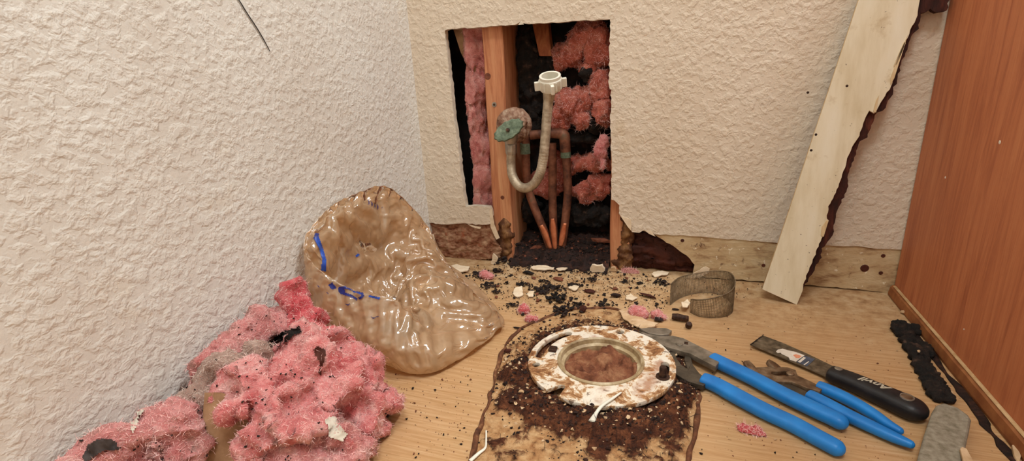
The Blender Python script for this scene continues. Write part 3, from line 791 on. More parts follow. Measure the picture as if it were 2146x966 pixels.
for k in range(4):
    a = .25+k*math.pi/2
    d = qn @ Vector((math.cos(a), math.sin(a), 0)); tn = qn @ Vector((-math.sin(a), math.cos(a), 0))
    C = Vector(nc)+d*.0165
    v = [C-tn*.0028-nax*.006, C+tn*.0028-nax*.006, C+tn*.0028+nax*.0085, C-tn*.0028+nax*.0085]
    link('wing', bevelled(slab4([tuple(p) for p in v], d, .0095), .001, 2), M['white_plastic'], nut)
for k in range(12):
    a = .1+k*math.pi/6
    d = qn @ Vector((math.cos(a), math.sin(a), 0)); tn = qn @ Vector((-math.sin(a), math.cos(a), 0)); C = Vector(nc)+d*.0182
    v = [C-tn*.0012-nax*.004, C+tn*.0012-nax*.004, C+tn*.0012+nax*.009, C-tn*.0012+nax*.009]
    link('rib', slab4([tuple(p) for p in v], d, .0010), M['white_plastic'], nut)

# ------------------------------------------------------------------ vanity cabinet on the right
vc = thing('vanity_cabinet', 'reddish oak-look vanity cabinet side at the right edge', 'cabinet', (W_CAB+.4, -.28, 0))
link('side_panel', bevelled(box(W_CAB, W_CAB+.016, -.53, -.0025, .0, .78), .0015, 2), M['cabinet'], vc)
link('front_panel', box(W_CAB+.016, 1.55, -.53, -.514, .09, .78), M['cabinet'], vc)
link('toe_board', box(W_CAB+.016, 1.55, -.47, -.455, 0, .09), M['cabinet_trim'], vc)
link('far_side_panel', box(1.534, 1.55, -.53, -.0025, 0, .78), M['cabinet'], vc)
link('countertop', bevelled(box(W_CAB-.012, 1.56, -.555, -.0025, .78, .815), .004, 2), M['counter'], vc)
mz = .017
mould_prof = [(W_CAB, .0008), (W_CAB-.007, .0008), (W_CAB-.0075, .004), (W_CAB-.006, mz-.003), (W_CAB-.003, mz), (W_CAB, mz)]
V = []; F = []
ys = np.linspace(-.006, -.53, 50)
for i, y in enumerate(ys):
    for x, z in mould_prof: V.append((x, y, z+.0012*(vnoise(np.array([[y*60, 0, 1.]]))[0]-.5)))
m = len(mould_prof)
for i in range(len(ys)-1):
    for k in range(m-1): F.append((i*m+k, i*m+k+1, (i+1)*m+k+1, (i+1)*m+k))
link('base_moulding', (V, F), M['cabinet_trim'], vc)
link('lit_edge', sweep([(W_CAB-.0022, -.012, mz+.0006), (W_CAB-.0022, -.2, mz+.0008), (W_CAB-.0022, -.36, mz+.0004), (W_CAB-.0022, -.53, mz+.0006)], .0022, .0012, (0, 0, 1), 8, 10), M['trim_edge'], vc)  # pale bead paints in the light falling on the moulding's top from above
for (px, py, r) in [(2095, 298, .0022), (1981, 372, .0016), (2020, 690, .001)]:
    d = ray(px, py); q = CAM+d*(W_CAB-CAM[0])/d[0]
    link('paint_fleck', lathe([(.0001, .0004), (r*.6, .0004), (r, 0)], q, (-1, 0, 0), 8), M['sticker'], vc)

# ------------------------------------------------------------------ broken baseboard plank leaning on the back wall
PL_O = FL(1668, 638); LEAN = .072/.62
PN = np.array([0, -1, LEAN]); PN = PN/np.linalg.norm(PN)
PW = np.array([0, LEAN, 1.]); PW = PW/np.linalg.norm(PW)
def on_plank(px, py, off=0.):
    d = ray(px, py); O = PL_O+PN*off
    q = CAM+d*((O-CAM) @ PN)/(d @ PN)
    return ((q-PL_O)[0], (q-PL_O) @ PW)
face = [(1597, 606), (1630, 512), (1665, 408), (1700, 300), (1735, 195), (1768, 96), (1802, -8), (1838, -110), (1955, -110), (1936, -60), (1928, 0), (1920, 40), (1908, 62), (1896, 95), (1880, 140), (1868, 180), (1846, 215), (1832, 238), (1822, 232), (1812, 252), (1798, 290), (1786, 308), (1779, 325), (1764, 372), (1752, 404), (1736, 432), (1733, 458), (1737, 462), (1722, 500), (1700, 555), (1686, 590), (1682, 610), (1670, 639)]
pk = thing('broken_baseboard', 'broken white-painted baseboard plank leaning against the back wall', 'plank', PL_O)
sm = [on_plank(*p) for p in face]
fo = sm[:8]+jag(sm[8:-1], .004, .0009, 6, False)+[sm[-1]]
me = plate([fo], .0055, PL_O, (1, 0, 0), PW, .0004)
o = link('painted_face', me, [M['plank'], M['plank_wood']], pk)
for p in o.data.polygons:
    if abs(p.normal.y) < .6: p.material_index = 1
back = [(1602, 606), (1806, -8), (1842, -110), (1985, -110), (1990, 0), (1984, 22), (1962, 26), (1950, 18), (1930, 28), (1926, 60), (1914, 70), (1904, 90), (1896, 118), (1888, 135), (1880, 168), (1866, 205), (1850, 232), (1838, 236), (1826, 262), (1818, 288), (1802, 296), (1790, 330), (1776, 372), (1778, 390), (1760, 430), (1752, 448), (1748, 485), (1740, 500), (1722, 520), (1722, 540), (1708, 560), (1694, 585), (1684, 605), (1668, 636)]
sb = [on_plank(*p, off=-.0060) for p in back]
me = plate([sb[:4]+jag(sb[4:], .004, .0016, 7, False)], .008, PL_O-PN*.0060, (1, 0, 0), PW)
co, _ = co_no(me)
o = link('rotted_backing', me, M['plank_rot'], pk); tag(o, 'dark rotted backing along the broken edge')
for pts in ([(1866, 178), (1866, 165), (1884, 112), (1902, 74), (1888, 120), (1874, 164)], [(1830, 234), (1836, 210), (1842, 200), (1836, 236)], [(1720, 494), (1722, 476), (1732, 462), (1736, 463), (1726, 496)], [(1872, 140), (1894, 88), (1898, 90), (1880, 134)]):
    s = [on_plank(*p, off=.0006) for p in pts]
    link('splinter', plate([s], .0012, PL_O+PN*.0010, (1, 0, 0), PW), M['plank_wood'], pk)
for px, py in [(1693, 194), (1710, 282), (1700, 315), (1775, 180)]:
    u, w = on_plank(px, py)
    q = PL_O+np.array([1, 0, 0])*u+PW*w
    link('nail_hole', lathe([(.0001, .0003), (.0012, .0003), (.0018, 0)], q, PN, 10), M['bolt'], pk)

# ------------------------------------------------------------------ closet flange and the grime around it
FX, FY, FZ = .399, -.3213, .016
def pol(r, a): return (FX+r*math.cos(a), FY+r*math.sin(a))
def ang(px, py):
    q = FL(px, py, FZ); return math.atan2(q[1]-FY, q[0]-FX), math.hypot(q[0]-FX, q[1]-FY)
ft = thing('closet_flange', 'rusted white-enamelled toilet flange set in the floor', 'flange', (FX, FY, 0))
na, nr_ = ang(1146, 830)
outer = []
R_O = .0885
for k in range(120):
    a = 2*math.pi*k/120; da = (a-na+math.pi) % (2*math.pi)-math.pi
    r = R_O
    if abs(da) < .085: r = R_O-.021*math.sqrt(max(0, 1-(da/.085)**2))**.6
    outer.append(pol(r+random.uniform(-.0003, .0003), a))
inner = [pol(.0515, -2*math.pi*k/72) for k in range(72)]
def circ(a, r, rad, n=20): c = pol(r, a); return [(c[0]+rad*math.cos(t), c[1]+rad*math.sin(t)) for t in np.linspace(0, -2*math.pi, n, endpoint=False)]
def slot(a0, a1, r, hw):
    n = 14; A = np.linspace(a0, a1, n)
    return [pol(r+hw, a) for a in A]+[pol(r+hw*math.cos(t), a1+math.sin(t)*hw/r) for t in np.linspace(.3, math.pi-.3, 6)]+[pol(r-hw, a) for a in A[::-1]]+[pol(r-hw*math.cos(t), a0-math.sin(t)*hw/r) for t in np.linspace(.3, math.pi-.3, 6)]
a1_, _ = ang(1136, 745); a2_, _ = ang(1196, 703)
if a1_ < 0: a1_ += 2*math.pi
if a2_ < 0: a2_ += 2*math.pi
h1, hr1 = ang(1296, 700); h2, hr2 = ang(1132, 763); s3, sr3 = ang(1391, 790); s4, sr4 = ang(1386, 762); h5, hr5 = ang(1205, 835)
holes = [inner, slot(min(a1_, a2_), max(a1_, a2_), .076, .0052), circ(h1, .077, .0055), circ(h2, .079, .0048), slot(min(s3, s4), max(s3, s4), .076, .0048)]
me = plate([outer]+holes, .0055, (0, 0, FZ), (1, 0, 0), (0, 1, 0), .0006)
smooth(link('flange_ring', me, M['flange'], ft), 30)
smooth(link('pipe_collar', lathe([(.0525, -.03), (.0525, .0015), (.0505, .0032), (.0485, .0015), (.0478, -.004), (.0440, -.006), (.0435, -.03)], (FX, FY, FZ), (0, 0, 1), 64), M['pipe_rim'], ft), 40)
n = 60; V = [(FX, FY, FZ-.010)]; F = []
rr = np.linspace(.0015, .0470, 30)
for r in rr:
    for k in range(n):
        a = 2*math.pi*k/n; V.append((FX+r*math.cos(a), FY+r*math.sin(a), FZ-.010))
V = np.array(V); P = V*np.array((60, 60, 0))
V[:, 2] = np.maximum(V[:, 2]+(ridged(P, 6, 3)-.4)*.010+(fbm(P*3, 9)-.5)*.006, .0012)
F = [(0, 1+k, 1+(k+1) % n) for k in range(n)]+[(1+i*n+k, 1+(i+1)*n+k, 1+(i+1)*n+(k+1) % n, 1+i*n+(k+1) % n) for i in range(len(rr)-1) for k in range(n)]
o = smooth(link('stuffed_plug', (V, F), M['rag'], ft)); tag(o, 'crumpled brown plug stuffed in the drain')
bq = FL(1389, 790, FZ)
b = link('closet_bolt', lathe([(.0042, -.006), (.0042, .012), (.0036, .0135), (.0001, .0135)], (bq[0], bq[1], FZ), (0, 0, 1), 16), M['bolt'], ft); smooth(b, 40)
link('bolt_washer', lathe([(.0044, .0), (.0078, .0), (.0078, .0014), (.0044, .0014)], (bq[0], bq[1], FZ), (0, 0, 1), 18, True), M['bolt'], ft)
bq2 = FL(1160, 735, FZ)
link('closet_bolt', bevelled(box(bq2[0]-.006, bq2[0]+.004, bq2[1]-.004, bq2[1]+.006, FZ-.008, FZ+.004), .0008, 1), M['bolt'], ft)
# footprint outline of the removed toilet
foot_px = [(960, 1040), (985, 968), (1000, 918), (1018, 862), (1034, 805), (1052, 742), (1080, 700), (1125, 674), (1180, 655), (1235, 646), (1290, 650), (1335, 672), (1385, 705), (1430, 750), (1455, 790), (1463, 832), (1456, 900), (1442, 968), (1425, 1040)]
FP = np.array([FL(a, b) for a, b in foot_px])
FPs = catmull(FP[:, :3], 8)
def ridge(path, w, h, seed):
    P = np.array(path); n_ = len(P)
    P = P+np.stack([vnoise(P*90, seed)-.5, vnoise(P*90+7, seed)-.5, np.zeros(n_)], 1)*.004
    ws = [w*(.35+1.3*vnoise(np.array([[i*.35, seed, 0]]))[0]) for i in range(n_)]
    hs = [h*(.3+1.4*vnoise(np.array([[i*.5, seed+5, 0]]))[0]) for i in range(n_)]
    P[:, 2] = .0004
    return sweep(P, ws, hs, (0, 0, 1), 8, 1)
o = smooth(link('caulk_outline', ridge(FPs, .0022, .0028, 3), M['caulk'])); tag(o, 'cracked brown caulk line outlining the removed toilet base', 'caulk')
# grime heightfield inside the outline
def inside(px, py, poly):
    c = np.zeros(px.shape, bool); n_ = len(poly); j = n_-1
    for i in range(n_):
        xi, yi, xj, yj = poly[i][0], poly[i][1], poly[j][0], poly[j][1]
        t = ((yi > py) != (yj > py)) & (px < (xj-xi)*(py-yi)/(yj-yi+1e-12)+xi); c ^= t; j = i
    return c
def dist_poly(px, py, poly):
    d = np.full(px.shape, 9.)
    for i in range(len(poly)-1):
        a = poly[i]; b_ = poly[i+1]; vx, vy = b_[0]-a[0], b_[1]-a[1]; L = vx*vx+vy*vy+1e-12
        t = np.clip(((px-a[0])*vx+(py-a[1])*vy)/L, 0, 1)
        d = np.minimum(d, np.hypot(px-a[0]-t*vx, py-a[1]-t*vy))
    return d
st = .0016
gx = np.arange(.27, .535, st); gy = np.arange(-.60, -.15, st)
X, Y = np.meshgrid(gx, gy, indexing='ij')
ins = inside(X, Y, [tuple(p) for p in FPs]); dp = dist_poly(X, Y, [tuple(p) for p in FPs])
rad = np.hypot(X-FX, Y-FY); P = np.stack([X, Y, X*0], -1)
ring = np.exp(-((rad-.098)/.022)**2)
ring *= .55+.45*np.clip((FY-Y)/.06+.6, 0, 1)
n1 = fbm(P*55, 4, 4); n2 = ridged(P*120, 14, 3); n3 = fbm(P*320, 24, 2)
front = np.exp(-((Y+.435)/.03)**2-((X-.425)/.055)**2)
def patch(px, py, r_): q = FL(px, py); return np.exp(-((X-q[0])**2+(Y-q[1])**2)/r_**2)
spots = patch(1052, 850, .014)+patch(1085, 925, .016)+patch(1040, 930, .009)+patch(1075, 790, .016)+patch(1110, 880, .012)
H = spots*.006*(n1+.2)+ring*.011*(.45+n1)+front*.007*(.3+n1)+(n1-.56)*.010+(n2-.35)*.0035+(n3-.5)*.0035
H -= np.clip((.010-dp)/.010, 0, 1)*.002
H = np.where(rad < .083, np.minimum(H, .0085), H)
H = np.maximum(H, .0004+.0005*n3)*np.clip(dp/.004, .0, 1)
H = np.where(ins, H, -.004)
H = np.clip(H, -.003, .016)
nx, ny = X.shape
ok = (H > -.0028)
V = np.stack([X, Y, H], -1).reshape(-1, 3)
I = np.arange(nx*ny).reshape(nx, ny)
keep = (ok[:-1, :-1] | ok[1:, :-1] | ok[1:, 1:] | ok[:-1, 1:]) & (rad[:-1, :-1] > .048)
Q = np.stack([I[:-1, :-1], I[1:, :-1], I[1:, 1:], I[:-1, 1:]], -1)[keep]
used = np.unique(Q); remap = -np.ones(nx*ny, int); remap[used] = np.arange(len(used))
o = smooth(link('grime_bed', (V[used], [tuple(remap[q]) for q in Q]), M['grime'])); tag(o, 'rusty brown grime caked around the toilet flange', 'grime', kind='stuff')
at_ = o.data.attributes.new('depth', 'FLOAT', 'POINT'); at_.data.foreach_set('value', np.clip(V[used][:, 2]/.007, 0, 1).astype(np.float32))
fme = o.data; GB = o
fb = fibres(fme, 2600, .011, .0005, 5, .5); fb = (np.array(fb[0])+np.array(WORLD[o.name]), fb[1])
V_, F_ = fb
sel = [i for i in range(2600) if V_[i, 2] > .002]
gf = link('grime_fibres', (V_, [f for f in F_ if V_[f[0] % 2600, 2] > .0015]), M['crumb'], GB); tag(gf, 'matted dark fibres in the grime', kind='stuff')
# white plastic bits
def stick(px, r, z, name, label, cat, mat, ends=None):
    P_ = [FL(a, b, z if not hasattr(z, '__len__') else z[i]) for i, (a, b) in enumerate(px)]
    rs = ends or [r]*len(P_)
    o = smooth(link(name, sweep(P_, rs, [q*.7 for q in rs], (0, 0, 1), 10, 5), mat)); tag(o, label, cat); return o
stick([(1302, 822), (1285, 834), (1262, 850), (1248, 868), (1241, 884)], .0022, [.018, .019, .018, .015, .013], 'plastic_pin', 'small white plastic pin hanging over the flange front edge', 'plastic pin', M['white_plastic'], [.0010, .0016, .0020, .0022, .0042])
stick([(1019, 902), (1019, 920), (1017, 938), (1003, 950), (985, 966)], .0016, .003, 'plastic_strip', 'bent white strip at the lower left of the toilet outline', 'plastic strip', M['white_plastic'], [.0009, .0010, .0013, .0018, .0020])

# ------------------------------------------------------------------ plastic bag
def A(v): return np.array(v, float)
rim = [LW(640, 505, .014), LW(660, 556, .036), BW(735, 606, -.372), BW(830, 632, -.366), BW(915, 695, -.345), FL(1043, 667, .020),
       BW(985, 604, -.175), BW(925, 535, -.135), LW(893, 470, .045), LW(817, 396, .014), LW(745, 408, .010), LW(682, 446, .009)]
floor_c = [A((.020, -.350, .004)), A((.050, -.372, .0015)), FL(790, 752, .001), FL(862, 780, .001), FL(935, 764, .001), FL(1036, 678, .006),
           A((.165, -.165, .001)), A((.110, -.130, .001)), A((.060, -.120, .001)), A((.020, -.150, .001)), A((.012, -.230, .001)), A((.010, -.300, .002))]
def mixp(a, b, t): return a*(1-t)+b*t
belly = []
bulge = [A((-.004, -.012, -.01)), A((-.002, -.016, -.006)), A((.0, -.026, -.006)), A((.004, -.024, -.004)), A((.012, -.016, .006)), A((.008, -.002, -.004)), A((.006, .012, .004)), A((.008, .008, 0)), A((.008, .006, 0)), A((-.002, .004, 0)), A((-.002, 0, 0)), A((-.002, 0, 0))]
for k in range(12): belly.append(mixp(floor_c[k], rim[k], .5)+bulge[k])
inner1 = [LW(668, 520, .036), A((.052, -.352, .080)), A((.088, -.346, .058)), A((.140, -.325, .058)), BW(905, 640, -.285), FL(985, 640, .036),
          BW(935, 575, -.180), BW(890, 520, -.155), LW(862, 492, .045), LW(810, 455, .022), LW(745, 452, .022), LW(700, 476, .024)]
inner2 = [A((.030, -.325, .060)), A((.052, -.325, .036)), A((.080, -.310, .026)), A((.112, -.298, .032)), BW(870, 592, -.262), BW(905, 585, -.230),
          BW(880, 560, -.190), LW(862, 540, .062), A((.050, -.190, .050)), A((.030, -.210, .060)), A((.020, -.250, .070)), A((.020, -.295, .070))]
pocket = [mixp(p_, A((.066, -.265, .018)), .72) for p_ in inner2]
fc2 = [mixp(p_, A((.09, -.27, .0012)), .65) for p_ in floor_c]
rim_out = [mixp(rim[k], belly[k], .10)+A((0, -.002, 0)) for k in range(12)]
rim_in = [mixp(rim[k], inner1[k], .14)+A((0, 0, -.003)) for k in range(12)]
rings = [fc2, floor_c, belly, rim_out, rim, rim_in, inner1, inner2, pocket]
NU, NV = 26, 20
grid = np.array([catmull(r_, NU, True) for r_ in rings])            # rings x (12*NU) x 3
nu = grid.shape[1]
prof = np.array([catmull(list(grid[:, u]), NV) for u in range(nu)])   # nu x nv x 3
# sharpen the rim a little, then crumple
nv = prof.shape[1]
G = prof.reshape(-1, 3)
def crease(P, seed, f0, f1, n_, warp):
    r = np.random.RandomState(seed); s = 0
    for k in range(n_):
        d = r.normal(size=3); d /= np.linalg.norm(d); f = r.uniform(f0, f1)
        ph = P @ d*f+r.uniform(0, 9)+warp*(vnoise(P*f*.45+k*3.1, seed+k)-.5)*2
        tri = np.abs((ph % 1)-.5)*2
        s = s+(tri-.5)*vnoise(P*f*.35+k*7.7, seed+50+k)
    return s/np.abs(s).max()
ring_pos = np.repeat(np.arange(nv)[None, :], nu, 0).reshape(-1)/NV
amp = np.interp(ring_pos, [0, 1, 2, 3, 4, 5, 6, 7, 8], [.001, .002, .006, .005, .004, .005, .012, .013, .009])
cr = crease(G, 5, 6, 16, 7, .8)
def normals(Gr):
    du = np.roll(Gr, -1, 0)-np.roll(Gr, 1, 0); dv = np.gradient(Gr, axis=1)
    n_ = np.cross(du, dv); return n_/(np.linalg.norm(n_, axis=2)[..., None]+1e-12)
N_ = normals(prof).reshape(-1, 3)
fine = crease(G, 15, 28, 60, 12, .9)*.55+crease(G, 25, 80, 130, 10, .9)*.22
G2 = G+N_*(amp*(cr*1.0+fine*.8))[:, None]
# let the film buckle: every edge wants to be a little longer than the space it has
X0 = G.reshape(nu, nv, 3); Xc = G2.reshape(nu, nv, 3).copy()
exc = np.interp(np.arange(nv)/NV, [0, 1, 2, 3, 4, 5, 6, 7, 8], [1.0, 1.02, 1.05, 1.035, 1.02, 1.04, 1.15, 1.20, 1.12])[None, :]*np.ones((nu, 1))
st_ = np.arange(nu)/NU
exc = 1+(exc-1)*np.interp(st_, [0, 2, 3.2, 4, 6, 7, 9, 12], [.9, .7, 1., 1.35, 1.35, 1.1, .8, .9])[:, None]
def fam(di, dj):
    i_, j_ = np.meshgrid(np.arange(nu), np.arange(nv), indexing='ij')
    out = []
    for par in (0, 1):
        if dj == 0: m_ = (i_//abs(di)) % 2 == par
        else: m_ = (j_//dj) % 2 == par
        m_ &= (j_+dj < nv) & (j_+dj >= 0)
        a = (i_[m_], j_[m_]); b = ((i_[m_]+di) % nu, j_[m_]+dj)
        L0 = np.linalg.norm(X0[b]-X0[a], axis=1)*exc[a]
        out.append((a, b, L0))
    return out
FA = fam(1, 0)+fam(0, 1)+fam(1, 1)+fam(-1, 1)
BE = fam(2, 0)+fam(0, 2)+fam(4, 0)+fam(0, 4)+fam(3, 3)+fam(-3, 3)
for it in range(170):
    for fams, k_ in ((FA, .5), (BE, .22)):
        for a, b, L0 in fams:
            d = Xc[b]-Xc[a]; L = np.linalg.norm(d, axis=1)+1e-9
            c = d*((L-L0)/L*k_*.5)[:, None]
            np.add.at(Xc, a, c) if False else Xc.__setitem__(a, Xc[a]+c)
            Xc[b] -= c
    Xc += (X0-Xc)*.006
    Xc[..., 0] = np.maximum(Xc[..., 0], .004); Xc[..., 1] = np.minimum(Xc[..., 1], -.006); Xc[..., 2] = np.maximum(Xc[..., 2], .0012)
# finer film: double the grid and press small sharp creases into it
def up_u(a): return np.stack([a, (-np.roll(a, 1, 0)+9*a+9*np.roll(a, -1, 0)-np.roll(a, -2, 0))/16], 1).reshape(a.shape[0]*2, a.shape[1], 3)
def up_v(a):
    p_ = np.concatenate([a[:, :1], a, a[:, -1:], a[:, -1:]], 1); mid = (-p_[:, :-3]+9*p_[:, 1:-2]+9*p_[:, 2:-1]-p_[:, 3:])/16
    o_ = np.empty((a.shape[0], a.shape[1]*2-1, 3)); o_[:, ::2] = a; o_[:, 1::2] = mid[:, :a.shape[1]-1]; return o_
Xc = up_v(up_u(Xc)); nu, nv = Xc.shape[:2]
N2 = normals(Xc).reshape(-1, 3); Gx = Xc.reshape(-1, 3)
fa = np.interp(np.arange(nv)/(NV*2), [0, 1, 2, 3, 4, 5, 6, 7, 8], [0, .3, .6, .7, .5, .7, 1.2, 1.2, 1.])[None, :].repeat(nu, 0).reshape(-1)
G2 = Gx+N2*((crease(Gx, 45, 30, 60, 10, .7)*.0016+crease(Gx, 55, 80, 140, 9, .7)*.0007)*fa)[:, None]
G2[:, 0] = np.maximum(G2[:, 0], .003); G2[:, 2] = np.maximum(G2[:, 2], .0010)
idx = np.arange(nu*nv).reshape(nu, nv)
Fb = [(idx[u, v], idx[(u+1) % nu, v], idx[(u+1) % nu, v+1], idx[u, v+1]) for u in range(nu) for v in range(nv-1)]
Fb.append(tuple(idx[:, 0])); Fb.append(tuple(idx[::-1, nv-1]))
bt = thing('plastic_bag', 'crumpled tan plastic shopping bag with blue print slumped in the corner', 'bag', (.10, -.26, 0))
bagf = smooth(link('film', (G2, Fb), M['bag'], bt))
bagtree = BVHTree.FromPolygons([Vector(v) for v in G2], Fb)
def print_on(poly_px, mat, name='printed_mark', step=1.5, off=.0009):
    """ink patch that follows the film: sampled over the mark's outline, laid just above the surface"""
    xs = np.array([p[0] for p in poly_px]); ys = np.array([p[1] for p in poly_px])
    gx_ = np.arange(xs.min(), xs.max()+step, step); gy_ = np.arange(ys.min(), ys.max()+step, step)
    X_, Y_ = np.meshgrid(gx_, gy_, indexing='ij'); inn = inside(X_, Y_, poly_px)
    vid = {}; V = []; F = []
    for i in range(len(gx_)):
        for j in range(len(gy_)):
            if not inn[i, j]: continue
            d = Vector(ray(gx_[i], gy_[j])).normalized()
            h = bagtree.ray_cast(Vector(CAM), d)
            if h[0] is None: continue
            n_ = h[1] if h[1].dot(d) < 0 else -h[1]
            vid[i, j] = (len(V), h[3]); V.append(tuple(h[0]+n_*off-d*off))
    for (i, j), (a, da) in vid.items():
        q = [vid.get(t) for t in ((i, j), (i+1, j), (i+1, j+1), (i, j+1))]
        if None in q: continue
        ds = [t[1] for t in q]
        if max(ds)-min(ds) > .03: continue
        F.append(tuple(t[0] for t in q))
    if not F: return None
    par = {}
    def root(x):
        while par.setdefault(x, x) != x: par[x] = par[par[x]]; x = par[x]
        return x
    for f in F:
        for t_ in f[1:]: par[root(t_)] = root(f[0])
    cnt = {}
    for f in F: cnt[root(f[0])] = cnt.get(root(f[0]), 0)+1
    best = max(cnt, key=cnt.get); F = [f for f in F if root(f[0]) == best]
    ids = sorted({t_ for f in F for t_ in f}); mp_ = {t_: k_ for k_, t_ in enumerate(ids)}
    return smooth(link(name, ([V[t_] for t_ in ids], [tuple(mp_[t_] for t_ in f) for f in F]), mat, bagf))
print_on([(656, 500), (667, 493), (676, 518), (684, 545), (684, 570), (672, 566), (675, 545), (666, 520)], M['bag_print'])
print_on([(656, 500), (660, 489), (670, 488), (667, 497), (658, 503)], M['bag_print_dark'])
print_on([(686, 597), (697, 590), (708, 604), (696, 608)], M['bag_print_dark'])
def band(pts, w):
    P_ = catmull(pts, 6); T = np.gradient(P_, axis=0); T /= np.linalg.norm(T, axis=1)[:, None]; Nn = np.stack([-T[:, 1], T[:, 0]], 1)
    return [tuple(p) for p in P_+Nn*w/2]+[tuple(p) for p in (P_-Nn*w/2)[::-1]]
print_on(band([(750, 628), (736, 620), (724, 616), (713, 612), (713, 603), (726, 603), (742, 608), (757, 614), (760, 621), (752, 626)], 7), M['bag_print_dark'])
print_on([(709, 600), (723, 599), (726, 618), (711, 615)], M['bag_print_dark'])
print_on(band([(738, 611), (748, 613), (760, 617)], 4), M['bag_print'])
print_on(band([(772, 620), (782, 622), (797, 626)], 6), M['bag_print'])
for pts in ([(777, 663), (783, 667), (790, 664), (796, 663)], [(724, 636), (730, 639), (734, 636)], [(684, 612), (690, 616)], [(666, 597), (671, 603)], [(652, 584), (654, 582)]):
    print_on(band(pts, 2.6), M['bag_print_dark'], step=1.)
print_on([(742, 535), (750, 530), (757, 534), (746, 541)], M['bag_print'])
for k in range(4):
    print_on(band([(770+6*k, 418+3*k), (773+6*k, 424+3*k), (772+6*k, 431+3*k)], 2.6), M['bag_print_dark'], step=1.)
print_on(band([(797, 440), (803, 432), (810, 424), (806, 436), (799, 441)], 2.), M['bag_print_dark'], step=1.)

# ------------------------------------------------------------------ pulled-out insulation piled by the left wall
def keep_wall(c): return np.stack([np.maximum(c[:, 0], .0015), c[:, 1], np.maximum(c[:, 2], .0006)], 1)
def pile(name, ells, mat, label, seed, **kw):
    return fluffy(name, ells, mat, label, seed, limit=keep_wall, **kw)
S = {}
S['main'] = pile('insulation_clump', [((.130, -.500, .050), (.055, .05, .045)), ((.160, -.478, .036), (.040, .032, .034)), ((.100, -.535, .070), (.036, .040, .034)), ((.135, -.555, .045), (.04, .03, .035)), ((.175, -.505, .032), (.025, .03, .03)), ((.110, -.480, .070), (.04, .03, .03))],
                M['pink'], 'large bright pink insulation clump in front of the bag', 101, voxel=.0035, nf=12000, fl_len=.006, amps=((26, .026), (60, .013), (150, .005)))
S['red'] = pile('insulation_clump', [((.052, -.424, .055), (.028, .024, .050)), ((.043, -.418, .095), (.018, .018, .032)), ((.080, -.438, .045), (.034, .026, .040)), ((.105, -.430, .030), (.03, .02, .03))],
                M['pink_red'], 'deep pink insulation tuft rising beside the bag and wall', 103, voxel=.003, nf=5000, fl_len=.006)
S['pale'] = pile('insulation_clump', [((.024, -.470, .085), (.018, .045, .022)), ((.026, -.510, .080), (.018, .035, .028)), ((.024, -.535, .055), (.018, .03, .040))],
                M['pink_dirty'], 'pale pink insulation flap folded against the left wall', 105, voxel=.003, nf=4000, fl_len=.006)
S['grey'] = pile('insulation_clump', [((.054, -.540, .062), (.026, .03, .042)), ((.047, -.565, .045), (.024, .026, .038)), ((.068, -.512, .078), (.022, .022, .022))],
                M['grey_fluff'], 'grey-brown dirty insulation between the pink clumps', 107, voxel=.003, nf=4000, fl_len=.006, fibre='fibre_grey')
S['dirty'] = pile('insulation_clump', [((.178, -.548, .024), (.040, .028, .026)), ((.150, -.575, .028), (.034, .026, .028)), ((.200, -.530, .018), (.02, .018, .016))],
                M['pink_dirty'], 'dirty pink insulation lump at the bottom edge of the pile', 109, voxel=.003, nf=4500, fl_len=.006)
S['knob'] = pile('insulation_clump', [((.122, -.580, .030), (.022, .020, .028)), ((.112, -.570, .045), (.016, .014, .018))],
                M['pink'], 'small pink insulation knob at the lower front of the pile', 111, voxel=.003, nf=2500, fl_len=.006)
S['left'] = pile('insulation_clump', [((.036, -.600, .050), (.028, .03, .036)), ((.036, -.640, .050), (.026, .035, .034)), ((.060, -.605, .045), (.024, .024, .036)), ((.030, -.665, .045), (.022, .03, .03)), ((.065, -.640, .025), (.03, .03, .03))],
                M['pink_dirty'], 'insulation clump with a dark scrap, lying lowest along the left wall', 113, voxel=.003, nf=6500, fl_len=.006)
# kraft facing standing between the clumps
def sheet(rows, n=10):
    R_ = np.array([catmull(r_, n) for r_ in rows]); C = np.array([catmull(list(R_[:, k]), n) for k in range(R_.shape[1])])
    a, b = C.shape[:2]; V = C.reshape(-1, 3)
    V = V+(np.stack([vnoise(V*60, 1), vnoise(V*60, 2), vnoise(V*60, 3)], 1)-.5)*.004
    V[:, 2] = np.maximum(V[:, 2], .0008); V[:, 0] = np.maximum(V[:, 0], .001)
    I_ = np.arange(a*b).reshape(a, b)
    return V, [(I_[i, j], I_[i+1, j], I_[i+1, j+1], I_[i, j+1]) for i in range(a-1) for j in range(b-1)]
o = smooth(link('kraft_paper', sheet([[(.068, -.575, .085), (.088, -.572, .082), (.108, -.562, .070)], [(.070, -.590, .045), (.090, -.586, .042), (.112, -.575, .040)], [(.073, -.605, .002), (.094, -.598, .002), (.116, -.588, .002)]]), M['kraft'])); tag(o, 'tan paper backing standing between the insulation clumps', 'paper')

